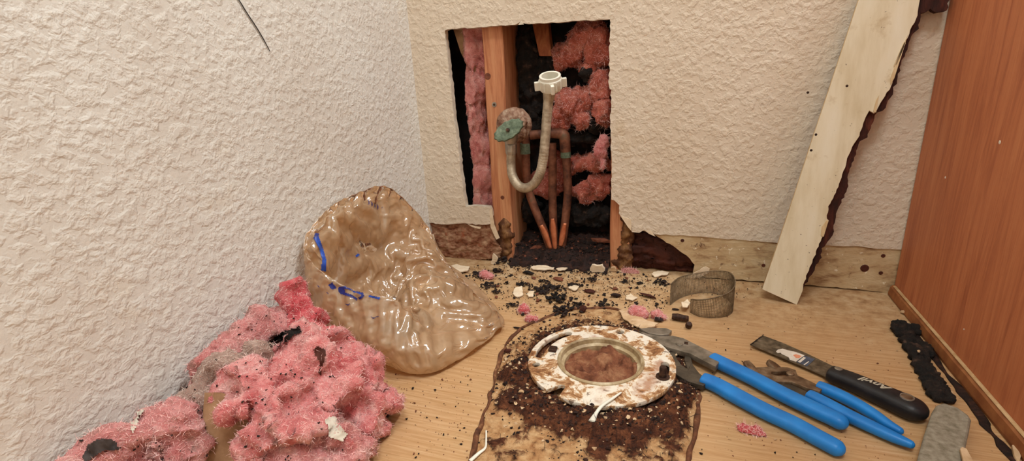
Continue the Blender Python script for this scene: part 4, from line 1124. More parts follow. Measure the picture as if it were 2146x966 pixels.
def flat_scrap(px, z, mat, name, label, cat, thick=.0015, warp=.004, seed=0, group=None):
    P_ = jag([tuple(FL(a, b, z)[:2]) for a, b in px], .004, .0012, seed)
    me = plate([P_], thick, (0, 0, z+thick), (1, 0, 0), (0, 1, 0))
    co, _ = co_no(me); co[:, 2] += (vnoise(co*np.array((70, 70, 0)), seed+3))*warp; set_co(me, co)
    o = link(name, me, mat); tag(o, label, cat, group); return o
flat_scrap([(757, 878), (785, 860), (815, 853), (820, 868), (815, 882), (790, 893), (765, 894)], .001, M['tar'], 'tar_paper_scrap', 'black tar paper scrap at the right foot of the insulation pile', 'paper scrap', warp=.008)
def on_blob(px, py, objs):
    tr = bvh_of(objs); d = Vector(ray(px, py)).normalized(); h = tr.ray_cast(Vector(CAM), d)
    return h
def drape(px, objs, mat, name, label, cat, thick=.0015, step=3., off=.002, seed=0):
    """scrap lying on a clump: follows its surface"""
    tr = bvh_of(objs); xs = [p[0] for p in px]; ys = [p[1] for p in px]
    gx_ = np.arange(min(xs), max(xs)+step, step); gy_ = np.arange(min(ys), max(ys)+step, step)
    X_, Y_ = np.meshgrid(gx_, gy_, indexing='ij'); inn = inside(X_, Y_, px)
    base = np.mean([tuple(FL(a, b, .04)) for a, b in px], 0)
    vid = {}; V = []; F = []
    for i in range(len(gx_)):
        for j in range(len(gy_)):
            if not inn[i, j]: continue
            d = Vector(ray(gx_[i], gy_[j])).normalized(); h = tr.ray_cast(Vector(CAM), d)
            if h[0] is None: continue
            vid[i, j] = len(V); V.append(h[0]-d*off)
    n0 = len(V)
    for v in list(V): V.append(v-(Vector(CAM)-v).normalized()*thick)
    for (i, j), a in vid.items():
        q = [vid.get(t) for t in ((i, j), (i+1, j), (i+1, j+1), (i, j+1))]
        if None in q: continue
        F.append(tuple(q)); F.append(tuple(t+n0 for t in q[::-1]))
    if not F: return None
    V = np.array([tuple(v) for v in V]); V = V+(np.stack([vnoise(V*140, seed), vnoise(V*140, seed+1), vnoise(V*140, seed+2)], 1)-.5)*.004
    V[:, 0] = np.maximum(V[:, 0], .001)
    o = smooth(link(name, (V, F), mat)); tag(o, label, cat); return o
def wool(k): return [c for c in S[k].children if c.name.startswith('wool')]
for k in S: pass
bpy.context.view_layer.update()
drape([(166, 958), (180, 930), (205, 918), (235, 914), (250, 925), (256, 943), (225, 946), (200, 956), (180, 970)], wool('left'), M['tar'], 'tar_paper_scrap', 'dark fibrous scrap lying on the lowest insulation clump', 'paper scrap', off=.004)
drape([(264, 842), (285, 834), (306, 846), (300, 868), (290, 890), (278, 912), (270, 900), (275, 875), (268, 860)], wool('left'), M['lint'], 'lint_tuft', 'pale lint tuft on top of the lowest insulation clump', 'lint', off=.004)
drape([(556, 722), (575, 705), (600, 690), (628, 682), (634, 694), (610, 712), (585, 722), (565, 730)], wool('pale')+wool('red')+wool('main'), M['mould'], 'mould_scrap', 'black mouldy scrap between the pale and deep pink insulation', 'mould', off=.005)
drape([(655, 730), (668, 722), (684, 735), (680, 760), (672, 790), (664, 780), (668, 755)], wool('main'), M['rot_red'], 'dirt_patch', 'dark brown dirt patch on the large pink clump', 'dirt', off=.0015)
drape([(680, 880), (700, 870), (715, 890), (730, 910), (715, 930), (690, 915)], wool('dirty')+wool('main'), M['lint'], 'lint_tuft', 'grey lint patch on the dirty bottom lump', 'lint', off=.002)

# ------------------------------------------------------------------ wire mesh strip
mp = [(1404, 640, 0), (1420, 628, 0), (1446, 618, 0), (1480, 614, 0), (1512, 620, 0), (1532, 636, 0), (1535, 654, 0), (1520, 664, 0), (1492, 667, 0), (1465, 664, 0), (1446, 655, 0)]
MPc = catmull([FL(a, b) for a, b, _ in mp], 13)
MPc = MPc[:, :2]; ms_ = np.concatenate([[0], np.cumsum(np.linalg.norm(np.diff(MPc, axis=0), axis=1))])
hh = np.interp(np.linspace(0, 1, 11), np.linspace(0, 1, 11), [.036, .038, .036, .036, .040, .046, .046, .042, .036, .030, .022])
NVW = 110
ss = np.linspace(0, ms_[-1], NVW); PX = np.interp(ss, ms_, MPc[:, 0]); PY = np.interp(ss, ms_, MPc[:, 1]); HH = np.interp(np.linspace(0, 1, NVW), np.linspace(0, 1, 11), hh)
mt = thing('wire_mesh_strip', 'curled strip of brown wire mesh standing on the floor', 'wire mesh', (PX.mean(), PY.mean(), 0))
parts = []
def fast_tube(P_, r):
    P_ = np.array(P_); T = np.gradient(P_, axis=0); T /= np.linalg.norm(T, axis=1)[:, None]
    ref = np.array((0, 0, 1.)) if abs(T[0][2]) < .8 else np.array((1., 0, 0))
    s_ = np.cross(T, ref); s_ /= np.linalg.norm(s_, axis=1)[:, None]; w_ = np.cross(s_, T)
    V = []; F = []
    for i in range(len(P_)):
        for a in (0, 2.094, 4.189): V.append(P_[i]+s_[i]*r*math.cos(a)+w_[i]*r*math.sin(a))
    for i in range(len(P_)-1):
        for k in range(3): F.append((i*3+k, i*3+(k+1) % 3, i*3+3+(k+1) % 3, i*3+3+k))
    return V, F
NH = 18
for j in range(NH):
    z = .0012+(HH-.0016)*j/(NH-1)
    parts.append(fast_tube(np.stack([PX, PY, z], 1), .00042 if 0 < j < NH-1 else .0008))
warp_ = join(parts); parts = []
for i in range(0, NVW):
    parts.append(fast_tube([(PX[i], PY[i], .0008), (PX[i], PY[i], HH[i]*.5), (PX[i], PY[i], HH[i])], .00045))
tag(link('long_wires', warp_, M['mesh_wire'], mt), kind='stuff'); tag(link('cross_wires', join(parts), M['mesh_wire'], mt), kind='stuff')
o = smooth(link('rim_wire', sweep([(PX[i], PY[i], HH[i]) for i in range(0, NVW, 4)], .0008, .0008, (0, 0, 1), 6, 2), M['mesh_wire'], mt))
flat_scrap([(1428, 640), (1440, 633), (1448, 640), (1440, 652), (1430, 650)], .004, M['paper'], 'drywall_scrap', 'pale scrap stuck at the inner end of the wire mesh strip', 'drywall scrap', warp=.01)

# ------------------------------------------------------------------ tools
def grip(px, z, rx, rz, mat, parent, name='grip', seg=20, power=2.6):
    P_ = [FL(a, b, z) for a, b in px]
    d0 = (P_[1]-P_[0]); d0 /= np.linalg.norm(d0); d1 = P_[-1]-P_[-2]; d1 /= np.linalg.norm(d1)
    P_ = [P_[0]-d0*.0005, P_[0]]+P_[1:]+[P_[-1]+d1*rx[-1]*.5, P_[-1]+d1*rx[-1]*.85, P_[-1]+d1*rx[-1]]
    rx = [rx[0]*.75, rx[0]]+list(rx[1:])+[rx[-1]*.82, rx[-1]*.5, rx[-1]*.08]
    rz = [rz[0]*.75, rz[0]]+list(rz[1:])+[rz[-1]*.82, rz[-1]*.5, rz[-1]*.08]
    return smooth(link(name, sweep(P_, rx, rz, (0, 0, 1), seg, 5, True, None, power), mat, parent), 60)
def steel(px, ztop, th, mat, parent, name, holes=(), bevel=.0008):
    P_ = [tuple(q[:2]) for q in FLs(px, ztop)]
    me = plate([P_]+[[tuple(q[:2]) for q in FLs(h, ztop)] for h in holes], th, (0, 0, ztop), (1, 0, 0), (0, 1, 0), bevel)
    return smooth(link(name, me, mat, parent), 35)
pb = thing('tongue_and_groove_pliers', 'large open slip-joint pliers with bright blue grips next to the flange', 'pliers', FL(1500, 790))
grip([(1494, 753), (1530, 770), (1580, 794), (1640, 826), (1700, 855), (1745, 876), (1760, 884)], .0095, [.0092, .0092, .0090, .0090, .0088, .0082, .0078], [.0072]*7, M['blue'], pb)
grip([(1474, 796), (1500, 806), (1540, 828), (1600, 860), (1660, 888), (1715, 918), (1752, 938)], .0080, [.0092, .0096, .0100, .0096, .0092, .0086, .0080], [.0070]*7, M['blue'], pb)
steel([(1337, 693), (1352, 701), (1372, 715), (1396, 726), (1420, 733), (1448, 741), (1474, 755), (1500, 768), (1512, 752), (1492, 738), (1460, 722), (1432, 708), (1410, 703), (1385, 704), (1362, 700)], .0150, .0075, M['steel'], pb, 'long_arm')
steel([(1340, 688), (1362, 686), (1396, 687), (1408, 692), (1402, 700), (1385, 702), (1360, 698)], .0150, .0070, M['steel'], pb, 'upper_jaw')
steel([(1398, 724), (1412, 728), (1418, 750), (1428, 764), (1440, 772), (1434, 752), (1436, 738), (1446, 741), (1452, 764), (1466, 782), (1488, 798), (1474, 808), (1440, 798), (1418, 785), (1406, 766), (1400, 745)], .0100, .0070, M['steel_dark'], pb, 'short_arm')
for a, b, r in ((1424, 721, .0046),):
    q = FL(a, b, .015); smooth(link('pivot_bolt', lathe([(r, -.004), (r, .0006), (r*.85, .0012), (.0001, .0012)], q, (0, 0, 1), 20), M['steel'], pb), 40)
link('pivot_slot', plate([[tuple(q[:2]) for q in FLs([(1434, 716), (1442, 717), (1442, 722), (1434, 721)], .0151)]], .0004, (0, 0, .0153), (1, 0, 0), (0, 1, 0)), M['bolt'], pb)
ps = thing('small_pliers', 'small slip-joint pliers with pointed blue grips beside the putty knife', 'pliers', FL(1700, 820))
grip([(1716, 810), (1750, 824), (1790, 844), (1830, 868), (1862, 890), (1885, 903)], .0085, [.0064, .0066, .0062, .0056, .0046, .0036], [.0058, .006, .0058, .0052, .0045, .0036], M['blue'], ps)
grip([(1696, 829), (1730, 846), (1780, 872), (1830, 896), (1875, 917), (1908, 931)], .0075, [.0070, .0074, .0070, .0064, .0054, .0036], [.0058, .006, .0058, .0054, .0048, .0036], M['blue'], ps)
steel([(1572, 788), (1568, 776), (1585, 769), (1610, 768), (1650, 769), (1668, 775), (1672, 786), (1700, 799), (1726, 812), (1718, 820), (1690, 812), (1660, 800), (1625, 799), (1595, 797)], .0110, .0060, M['steel_brown'], ps, 'upper_arm', holes=[[(1616, 779), (1645, 777), (1658, 780), (1650, 788), (1630, 787), (1616, 783)]])
steel([(1620, 799), (1645, 800), (1675, 812), (1702, 826), (1696, 838), (1680, 832), (1655, 818), (1640, 808)], .0080, .0055, M['steel_dark'], ps, 'lower_arm')
q = FL(1656, 784, .011); smooth(link('pivot_bolt', lathe([(.0042, -.004), (.0042, .0012), (.003, .0022), (.0001, .0024)], q, (0, 0, 1), 18), M['steel_brown'], ps), 40)
def prong(a, b, name):
    P0, P1 = FL(*a, .006), FL(*b, .015)
    d = P1-P0; d /= np.linalg.norm(d); w_ = np.cross(d, (0, 0, 1)); w_ /= np.linalg.norm(w_); u_ = np.cross(w_, d)
    V = [tuple(P+w_*sx*h+u_*sy*t_) for P, h, t_ in ((P0, .0058, .0040), ((P0+P1)/2, .0056, .0036), (P1, .0036, .0022)) for sx, sy in ((-1, -1), (1, -1), (1, 1), (-1, 1))]
    F = [(3, 2, 1, 0), (8, 9, 10, 11)]+[(i*4+k, i*4+(k+1) % 4, i*4+4+(k+1) % 4, i*4+4+k) for i in (0, 1) for k in range(4)]
    return smooth(link(name, bevelled((V, F), .0009, 2), M['steel_brown'], ps), 40)
prong((1580, 787), (1563, 757), 'jaw'); prong((1630, 777), (1608, 757), 'jaw')
pkn = thing('putty_knife', 'putty knife with a black handle and a torn label on its blade', 'putty knife', FL(1760, 790))
bl = [(1572, 722), (1582, 714), (1600, 703), (1640, 718), (1690, 740), (1744, 766), (1760, 775), (1742, 796), (1724, 786), (1690, 771), (1640, 750), (1600, 733)]
steel(bl, .0052, .0012, M['blade'], pkn, 'blade', bevel=.0001)
link('blade_crust', join([place(chip(300+k, .0022, .0018, .0007, 8), FL(1574+26*k/14., 722-19*k/14., .0050), k) for k in range(15)]), M['crumb'], pkn)
hnd = grip([(1740, 782), (1760, 790), (1795, 804), (1835, 822), (1875, 840), (1912, 857)], .0100, [.0105, .0112, .0118, .0125, .0134, .0138], [.0078, .0085, .0090, .0094, .0098, .0098], M['black'], pkn, 'handle', 28, 2.8)
def flat_on(px, z, th, mat, parent, name): return link(name, plate([[tuple(q[:2]) for q in FLs(px, z)]], th, (0, 0, z+th), (1, 0, 0), (0, 1, 0)), mat, parent)
stk = flat_on([(1626, 737), (1630, 733), (1640, 731), (1650, 734), (1668, 738), (1686, 745), (1668, 758), (1655, 754), (1653, 749), (1645, 745), (1638, 742), (1636, 739), (1630, 740)], .00525, .0003, M['sticker'], pkn, 'torn_label')
flat_on([(1669, 758.5), (1687, 745.5), (1708, 753), (1691, 768)], .00525, .0003, M['sticker_blue'], pkn, 'label_panel')
flat_on([(1662, 744), (1668, 742), (1680, 746), (1675, 750), (1668, 750)], .00558, .0001, M['sticker_orange'], stk, 'orange_print')
flat_on([(1672, 758), (1684, 748), (1689, 750), (1677, 760)], .00558, .0001, M['sticker'], stk, 'white_print')
flat_on([(1684, 764), (1694, 757), (1695.5, 758), (1686, 765.2)], .00558, .0001, M['sticker'], stk, 'white_print')
htree = bvh_of([hnd])
def down(x, y):
    h = htree.ray_cast(Vector((x, y, .1)), Vector((0, 0, -1))); return h[0].z if h[0] else .019
q = FL(1757, 774, .0175); z_ = down(q[0], q[1]); link('rivet', lathe([(.0040, -.002), (.0040, .0004), (.003, .0008), (.0001, .0008)], (q[0], q[1], z_), (0, 0, 1), 20), M['dull_metal'], pkn)
q = FL(1901, 833, .0195); z_ = down(q[0], q[1])
link('hang_hole_rim', lathe([(.0048, -.001), (.0066, -.001), (.0062, .0009), (.0052, .0009)], (q[0], q[1], z_), (0, 0, 1), 28, True), M['dull_metal'], pkn)
link('hang_hole', lathe([(.0050, -.001), (.0050, .0003), (.0001, .0003)], (q[0], q[1], z_), (0, 0, 1), 24), M['steel_brown'], pkn)
# lettering on the handle (reads from the far side)
tcu = bpy.data.curves.new('t', 'FONT'); tcu.body = 'Anvil'; tcu.size = .0135; tcu.shear = .3; tcu.extrude = .0001; tcu.offset = .0003; tcu.resolution_u = 3; tcu.align_x = 'CENTER'; tcu.align_y = 'CENTER'
tob = bpy.data.objects.new('t', tcu); tme = bpy.data.meshes.new_from_object(tob); bpy.data.objects.remove(tob)
qa, qb = FL(1866, 816, .0195), FL(1806, 792, .0195)
dr = (qb-qa); dr[2] = 0; wid = np.linalg.norm(dr); dr /= wid; pr = np.array((-dr[1], dr[0], 0))
xs = [v.co.x for v in tme.vertices]; sc_ = wid*1.12/(max(xs)-min(xs)); mid_ = (qa+qb)/2
for v in tme.vertices:
    w_ = mid_+dr*v.co.x*sc_+pr*v.co.y*sc_*.95
    v.co = Vector((w_[0], w_[1], down(w_[0], w_[1])+.0003+v.co.z))
lt = link('lettering', tme, M['print'], hnd); tag(lt, 'worn grey lettering reading Anvil')

# grey slab, splinters, black strip
o = smooth(link('abrasive_slab', plate_floor(FLs([(1916, 990), (1921, 966), (1936, 912), (1953, 862), (1962, 848), (1978, 843), (2008, 853), (2030, 869), (2036, 878), (2031, 905), (2022, 945), (2014, 990)], .015), .015, .0145, .0022), M['grey_slab']), 50); tag(o, 'worn grey gritty slab at the lower right corner', 'slab')
def shard(px, z, th, mat, name, label, cat, group=None, bev=.0003):
    o = link(name, plate_floor(FLs(px, z+th), z+th, th, bev), mat); tag(o, label, cat, group); return o
shard([(2012, 940), (2016, 936), (2026, 940), (2044, 972), (2050, 990), (2024, 990), (2018, 962)], .0156, .003, M['tan_chip'], 'wood_splinter', 'pale wood splinter lying on the grey slab', 'splinter')
shard([(2121, 932), (2130, 932), (2140, 955), (2136, 968), (2126, 955)], .001, .004, M['tan_chip'], 'wood_splinter', 'pale splinter by the cabinet base at the lower right', 'splinter')
bs = [FL(a, b, .004) for a, b in ((1890, 684), (1898, 700), (1908, 715), (1917, 732), (1925, 748), (1934, 765), (1942, 780), (1952, 796), (1962, 812), (1972, 828))]
me = clump([(tuple(q), (.011, .013, .0055)) for q in bs]+[(tuple(FL(1880, 688, .004)), (.008, .010, .005)), (tuple(FL(1915, 690, .004)), (.010, .012, .006)), (tuple(FL(1935, 730, .004)), (.008, .02, .005))], .0018, ((110, .0035), (260, .0022)), 71, 0)
o = smooth(link('rotten_strip', me, M['mould'])); tag(o, 'long black rotten wood strip on the floor near the cabinet', 'rotten wood')
for k, (a, b, s_) in enumerate([(1896, 658, 1.2), (1952, 726, 1.3), (1994, 824, .6), (1926, 738, .6)]):
    lab = ['pale crumb at the top end of the black strip', 'pale crumb beside the middle of the black strip', 'tiny pale crumb near the bottom of the black strip', 'tiny pale crumb lying on the black strip'][k]
    o = link('drywall_crumb', place(chip(500+k, .0055, .0040, .0030), FL(a, b, .0008 if k != 3 else .013), k*1.3, s_), M['tan_chip']); tag(o, lab, 'crumb')
# hair line on the left wall and a speck in the corner
o = smooth(link('dark_hair', sweep([LW(480, -30, .0012), LW(502, 2, .0012), LW(518, 28, .0012), LW(536, 55, .0012), LW(552, 82, .0012), LW(566, 108, .0012)], [.0006, .0007, .0008, .0008, .0007, .0003], .0006, (1, 0, 0), 6, 5), M['hair'])); tag(o, 'thin dark hair stuck to the upper left wall', 'hair')
o = link('dark_speck', place(chip(77, .0012, .0012, .0035), LW(859, 451, .0012)), M['crumb']); tag(o, 'tiny black speck on the left wall above the bag', 'speck')

# grime packed along the foot of the cabinet moulding
gp = [(W_CAB-.012, -.118, .0006), (W_CAB-.0125, -.17, .0006), (W_CAB-.013, -.22, .0006), (W_CAB-.012, -.27, .0006), (W_CAB-.014, -.32, .0006), (W_CAB-.013, -.37, .0006), (W_CAB-.012, -.42, .0006)]
o = smooth(link('grime_line', ridge(catmull(gp, 8), .0036, .0016, 9), M['rot'])); tag(o, 'dark grime line packed along the cabinet base moulding', 'grime')

# ------------------------------------------------------------------ debris on the floor
# drywall scraps
SCR = [([(1075, 618), (1080, 608), (1094, 605), (1097, 620), (1084, 625)], 'pale drywall scrap on the floor in front of the left pipe'),
       ([(1103, 620), (1110, 614), (1121, 617), (1118, 624), (1108, 624)], 'small curled drywall scrap beside the black crumbs'),
       ([(1312, 621), (1322, 618), (1336, 627), (1326, 632), (1312, 629)], 'small pale drywall scrap near the long brown chip'),
       ([(1365, 578), (1378, 570), (1402, 574), (1398, 579), (1372, 582)], 'pale drywall wedge under the torn corner of the wall'),
       ([(1112, 564), (1130, 561), (1162, 564), (1160, 569), (1118, 568)], 'long flat pale paper scrap along the opening sill'),
       ([(1165, 566), (1178, 563), (1190, 567), (1184, 571), (1170, 571)], 'pinkish paper scrap on the opening sill'),
       ([(932, 566), (958, 558), (985, 562), (980, 572), (950, 576), (936, 575)], 'dusty pale drywall flake by the right edge of the bag'),
       ([(1190, 606), (1202, 601), (1214, 606), (1206, 612)], 'tiny pale drywall flake among the black crumbs')]
for k, (px, lab) in enumerate(SCR):
    flat_scrap(px, .001, M['paper'], 'drywall_scrap', lab, 'drywall scrap', .0016, .005, 20+k)
def standing(px, y, mat, lab, seed, name='drywall_scrap', cat='drywall scrap', thick=.003):
    me = plate([jag(b2p(px, y), .004, .0010, seed)], thick, (0, y, 0), (1, 0, 0), (0, 0, 1))
    co, _ = co_no(me); co[:, 2] += .0005-co[:, 2].min(); co[:, 1] += (vnoise(co*60, seed)-.5)*.004; set_co(me, co)
    o = link(name, me, mat); tag(o, lab, cat); return o
standing([(1234, 561), (1240, 545), (1250, 547), (1262, 545), (1270, 562)], -.014, M['paper'], 'upright drywall chunk at the right side of the opening sill', 31, thick=.007)
standing([(1030, 560), (1034, 539), (1044, 549), (1041, 560)], -.010, M['paper'], 'upright pointed drywall scrap by the torn left strip', 32)
standing([(1278, 563), (1280, 554), (1288, 553), (1293, 562)], -.004, M['tan_chip'], 'small tan lump at the foot of the right stud', 33, 'tan_lump', 'lump', .006)
tpl = [(1437, 574), (1455, 565), (1470, 556), (1480, 552), (1488, 556), (1484, 566), (1470, 573), (1450, 578)]
o = standing(tpl, -.006, M['paper'], 'curled torn drywall paper beside the rotten plate', 34, 'torn_paper', 'paper', .002)
standing([(905, 470), (912, 490), (915, 505), (910, 520), (904, 500)], -.003, M['paper'], 'narrow torn paper edge in the corner behind the bag', 35, 'torn_paper', 'paper', .0015)
# peeled tan flake behind the pliers
flat_scrap([(1296, 652), (1312, 648), (1330, 660), (1352, 672), (1380, 682), (1372, 690), (1345, 692), (1320, 684), (1305, 670)], .003, M['tan_chip'], 'vinyl_flake', 'curved peeled tan flake behind the plier jaws', 'flake', .0014, .006, 41)
# pink tufts on the floor
TUF = [((1018, 577), (.012, .009, .008), 'pink tuft beside the black crumbs near the bag'), ((1098, 648), (.007, .010, .007), 'twisted pink tuft left of the toilet outline'),
       ((1112, 668), (.010, .007, .005), 'magenta-tinged pink tuft touching the caulk line'), ((1336, 655), (.013, .010, .010), 'fluffy pink tuft on the peeled tan flake'),
       ((1378, 661), (.009, .007, .007), 'smaller pink tuft with a dark underside near the wire mesh'), ((1320, 565), (.013, .005, .006), 'pink tuft against the wall left of the rotten plate'),
       ((1570, 900), (.012, .006, .0025), 'flat pink tuft in front of the large pliers'), ((838, 838), (.004, .004, .003), 'tiny pink tuft on bare floor right of the pile')]
for k, ((a, b), r_, lab) in enumerate(TUF):
    q = FL(a, b, r_[2]*.7)
    fluffy('insulation_tuft', [(tuple(q), r_), (tuple(q+np.array((r_[0]*.6, -.002, -.001))), tuple(x*.7 for x in r_))], M['pink_red'] if k in (1, 2, 6) else M['pink'], lab, 200+k*3, voxel=.0015, nf=350, fl_len=.006, limit=lambda c: np.stack([c[:, 0], np.minimum(c[:, 1], -.0015), np.maximum(c[:, 2], .0006)], 1), amps=((120, .003), (300, .0015)))
# brown wood chips and stubs
CHP = [((1237, 613), (.019, .007, .003), -.35, 'rot_red', 'reddish oval wood chip in the middle of the debris'), ((1293, 622), (.013, .006, .004), .35, 'rot', 'dark twisted wood chip right of the reddish chip'),
       ((1357, 623), (.019, .005, .004), -.5, 'rot_red', 'long brown wood chip left of the wire mesh'), ((1222, 653), (.007, .008, .006), .5, 'rot_red', 'pointed brown wood chunk behind the flange'),
       ((1378, 672), (.010, .006, .004), -.3, 'rot', 'dark wood chip under the small pink tuft'), ((1425, 672), (.010, .005, .005), -.1, 'bolt', 'rusty stub lying in front of the wire mesh'),
       ((1442, 686), (.005, .009, .007), .1, 'bolt', 'rusty upright stub nearest the wire mesh front'), ((1416, 650), (.008, .003, .002), -.1, 'rot', 'thin dark chip at the open end of the wire mesh'),
       ((1172, 588), (.014, .006, .004), -.2, 'brown_chip', 'brown curled chip above the black crumb heap'), ((1108, 575), (.014, .006, .004), -.2, 'mould', 'flat black chip in front of the pipe bundle'),
       ((1088, 690), (.012, .002, .002), -.1, 'rot', 'thin dark sliver left of the caulk line'), ((1065, 738), (.006, .005, .003), .3, 'rot_red', 'brown crumb beside the toilet outline'),
       ((1125, 530), (.016, .005, .010), .8, 'brown_chip', 'upright brown flake leaning on the left pipe'), ((1262, 508), (.026, .006, .006), -.15, 'brown_chip', 'long grey-brown splinter lying on the rotted plate'),
       ((1085, 515), (.020, .004, .004), .7, 'rot', 'dark splinter leaning beside the left stud'), ((1400, 700), (.006, .004, .003), 0., 'rot_red', 'small brown chip behind the plier arm')]
for k, ((a, b), r_, rz, mt_, lab) in enumerate(CHP):
    if k in (12, 13, 14): q = BW(a, b, .03 if k != 13 else .05)
    else: q = FL(a, b, .0006)
    if mt_ == 'bolt':
        ax_ = np.array((math.cos(rz), math.sin(rz), 0)) if k == 5 else np.array((.15, -.5, .85))
        c_ = q+np.array((0, 0, .0052 if k == 5 else .001))
        ln = .011 if k == 5 else .008
        shp = wob(sweep([c_-ax_*ln*(1 if k == 5 else 0), c_-ax_*ln*(.6 if k == 5 else -.3), c_+ax_*ln*.7, c_+ax_*ln*1.1], [.004, .0048, .0046, .0036], [.004, .0048, .0046, .0036], (0, 0, 1) if k == 5 else (0, 1, 0), 14, 4), .0008, 220, k)
        shp[0][:, 2] = np.maximum(shp[0][:, 2], .0004)
    else: shp = place(chip(600+k, *r_, n=20), q, rz)
    o = link('wood_chip' if mt_ != 'bolt' else 'rusty_stub', shp, M[mt_]); tag(o, lab, 'wood chip' if mt_ != 'bolt' else 'metal stub')
# clumps of black rot crumbs
CLP = [((1003, 576), .013, 'black crumb clump left of the pink tuft'), ((1026, 598), .012, 'black crumb clump below the pink tuft near the bag'), ((1040, 612), .008, 'loose black crumb clump between bag and drywall scrap'),
       ((1150, 606), .016, 'black crumb clump at the centre of the debris'), ((1168, 628), .018, 'grey-black fibrous clump behind the flange'), ((1185, 652), .016, 'black spiky clump touching the toilet outline'),
       ((1128, 612), .012, 'dark crumb clump right of the drywall scrap'), ((1386, 592), .011, 'black crumb clump below the drywall wedge'), ((1060, 548), .018, 'black rot heap spilling from the left of the opening'), ((1042, 568), .010, 'small black rot heap below the pointed drywall scrap'), ((1140, 590), .008, 'small grey-black clump above the centre clump'), ((1200, 600), .011, 'dark crumb clump left of the reddish oval chip'), ((1212, 640), .010, 'dark crumb clump in front of the reddish oval chip'), ((1262, 640), .009, 'dark crumb clump below the twisted dark chip'), ((1098, 596), .009, 'dark crumb clump above the pale drywall scrap'), ((1072, 640), .008, 'dark crumb clump left of the twisted pink tuft'), ((1310, 590), .007, 'dark crumb clump in front of the right stud'), ((1240, 585), .008, 'dark crumb clump below the upright drywall chunk')]
for k, ((a, b), r_, lab) in enumerate(CLP):
    q = FL(a, b, .002); rr_ = np.random.RandomState(700+k); parts = []
    r_ *= 1.3
    for j in range(44):
        s_ = r_*rr_.uniform(.10, .34); off = rr_.normal(size=2)*r_*.5
        parts.append(place(chip(800+k*40+j, s_, s_*.7, s_*.55, 10), (q[0]+off[0], q[1]+off[1]*.8, max(.0005, .0006+r_*.35*rr_.rand()*math.exp(-(off @ off)/(r_*r_*.5)))), rr_.uniform(0, 6)))
    me = parts
    o = link('crumb_clump', join(parts), M['crumb'] if k != 4 else M['mould']); tag(o, lab, 'crumbs', kind='stuff')
# countable crumbs
BASE = [chip(900+k, 1, .72, .5, 12) for k in range(10)]
bm_ = []
for k, (V, F) in enumerate(BASE):
    for mn in ('crumb', 'brown_chip', 'tan_chip'):
        me = bpy.data.meshes.new('crumb_shape'); me.from_pydata(V, [], F); me.update(); me.materials.append(M[mn]); bm_.append((mn, me))
blocked = [(FX, FY, .10)]
def crumbs(n, region, smin, smax, weights, name, label, cat, group, seed):
    r = np.random.RandomState(seed); k = 0
    while k < n:
        a = r.uniform(region[0], region[2]); b = r.uniform(region[1], region[3])
        q = FL(a, b, 0)
        if q[1] > -.003 or q[0] > W_CAB-.012 or math.hypot(q[0]-FX, q[1]-FY) < .095: continue
        if region[4] and not inside(np.array([a]), np.array([b]), region[4])[0]: continue
        mn = weights[r.randint(len(weights))]
        me = [m_ for n_, m_ in bm_ if n_ == mn][r.randint(10)]
        o = bpy.data.objects.new(name, me); COL.objects.link(o); o.location = (q[0], q[1], .0004)
        s_ = r.uniform(smin, smax)*(.6+.8*r.rand()**2); o.scale = (s_, s_, s_); o.rotation_euler = (0, 0, r.uniform(0, 6.28))
        tag(o, label, cat, group); k += 1
debris_poly = [(930, 560), (1060, 556), (1290, 566), (1400, 582), (1400, 640), (1380, 665), (1300, 645), (1200, 640), (1110, 665), (1050, 655), (1000, 600)]
crumbs(140, (930, 556, 1400, 668, debris_poly), .0022, .0058, ['crumb', 'crumb', 'crumb', 'brown_chip'], 'rot_crumb', 'dark rotted-wood crumb scattered in front of the wall opening', 'crumb', 'dark crumbs before the opening', 1)
crumbs(35, (930, 556, 1400, 668, debris_poly), .0020, .0042, ['tan_chip'], 'drywall_crumb', 'pale drywall crumb scattered in front of the wall opening', 'crumb', 'pale crumbs before the opening', 2)
crumbs(40, (830, 780, 1010, 966, None), .0010, .0024, ['crumb', 'crumb', 'brown_chip'], 'rot_crumb', 'small dark crumb on bare floor between insulation and toilet outline', 'crumb', 'crumbs left of the toilet outline', 3)
crumbs(60, (1450, 640, 1880, 966, None), .0010, .0022, ['crumb', 'crumb', 'brown_chip', 'tan_chip'], 'rot_crumb', 'small crumb scattered on the floor around the tools', 'crumb', 'crumbs around the tools', 4)
# fine grit nobody could count
def grit(n, polys, mat, label, seed, smin=.0004, smax=.0016, zf=None):
    r = np.random.RandomState(seed); parts = []
    tot = 0
    while tot < n:
        po = polys[r.randint(len(polys))]
        a = r.uniform(min(p[0] for p in po), max(p[0] for p in po)); b = r.uniform(min(p[1] for p in po), max(p[1] for p in po))
        if not inside(np.array([a]), np.array([b]), po)[0]: continue
        q = FL(a, b)
        if q[1] > -.002 or q[0] > W_CAB-.010 or q[0] < .004: continue
        z_ = zf(q) if zf else .0003
        if z_ is None: continue
        s_ = smin+(smax-smin)*r.rand()**2.2
        V, F = BASE[r.randint(10)]
        M3 = Matrix.Rotation(r.uniform(0, 6.28), 3, 'Z'); parts.append(([tuple(Vector((q[0], q[1], z_))+(M3 @ Vector(v))*s_) for v in V], F)); tot += 1
    o = link('floor_grit', join(parts), mat); tag(o, label, 'grit', kind='stuff')
wide = [(830, 790), (1010, 700), (1060, 680), (1030, 800), (990, 950), (830, 966)]
right = [(1470, 700), (1560, 640), (1860, 640), (1960, 800), (1990, 966), (1480, 966)]
front_wall = [(925, 553), (1060, 553), (1290, 566), (1480, 583), (1640, 600), (1560, 625), (1400, 620), (1200, 610), (1000, 590)]
grit(1800, [debris_poly, debris_poly, front_wall], M['crumb'], 'fine dark grit strewn in front of the wall opening', 11, .0005, .0020)
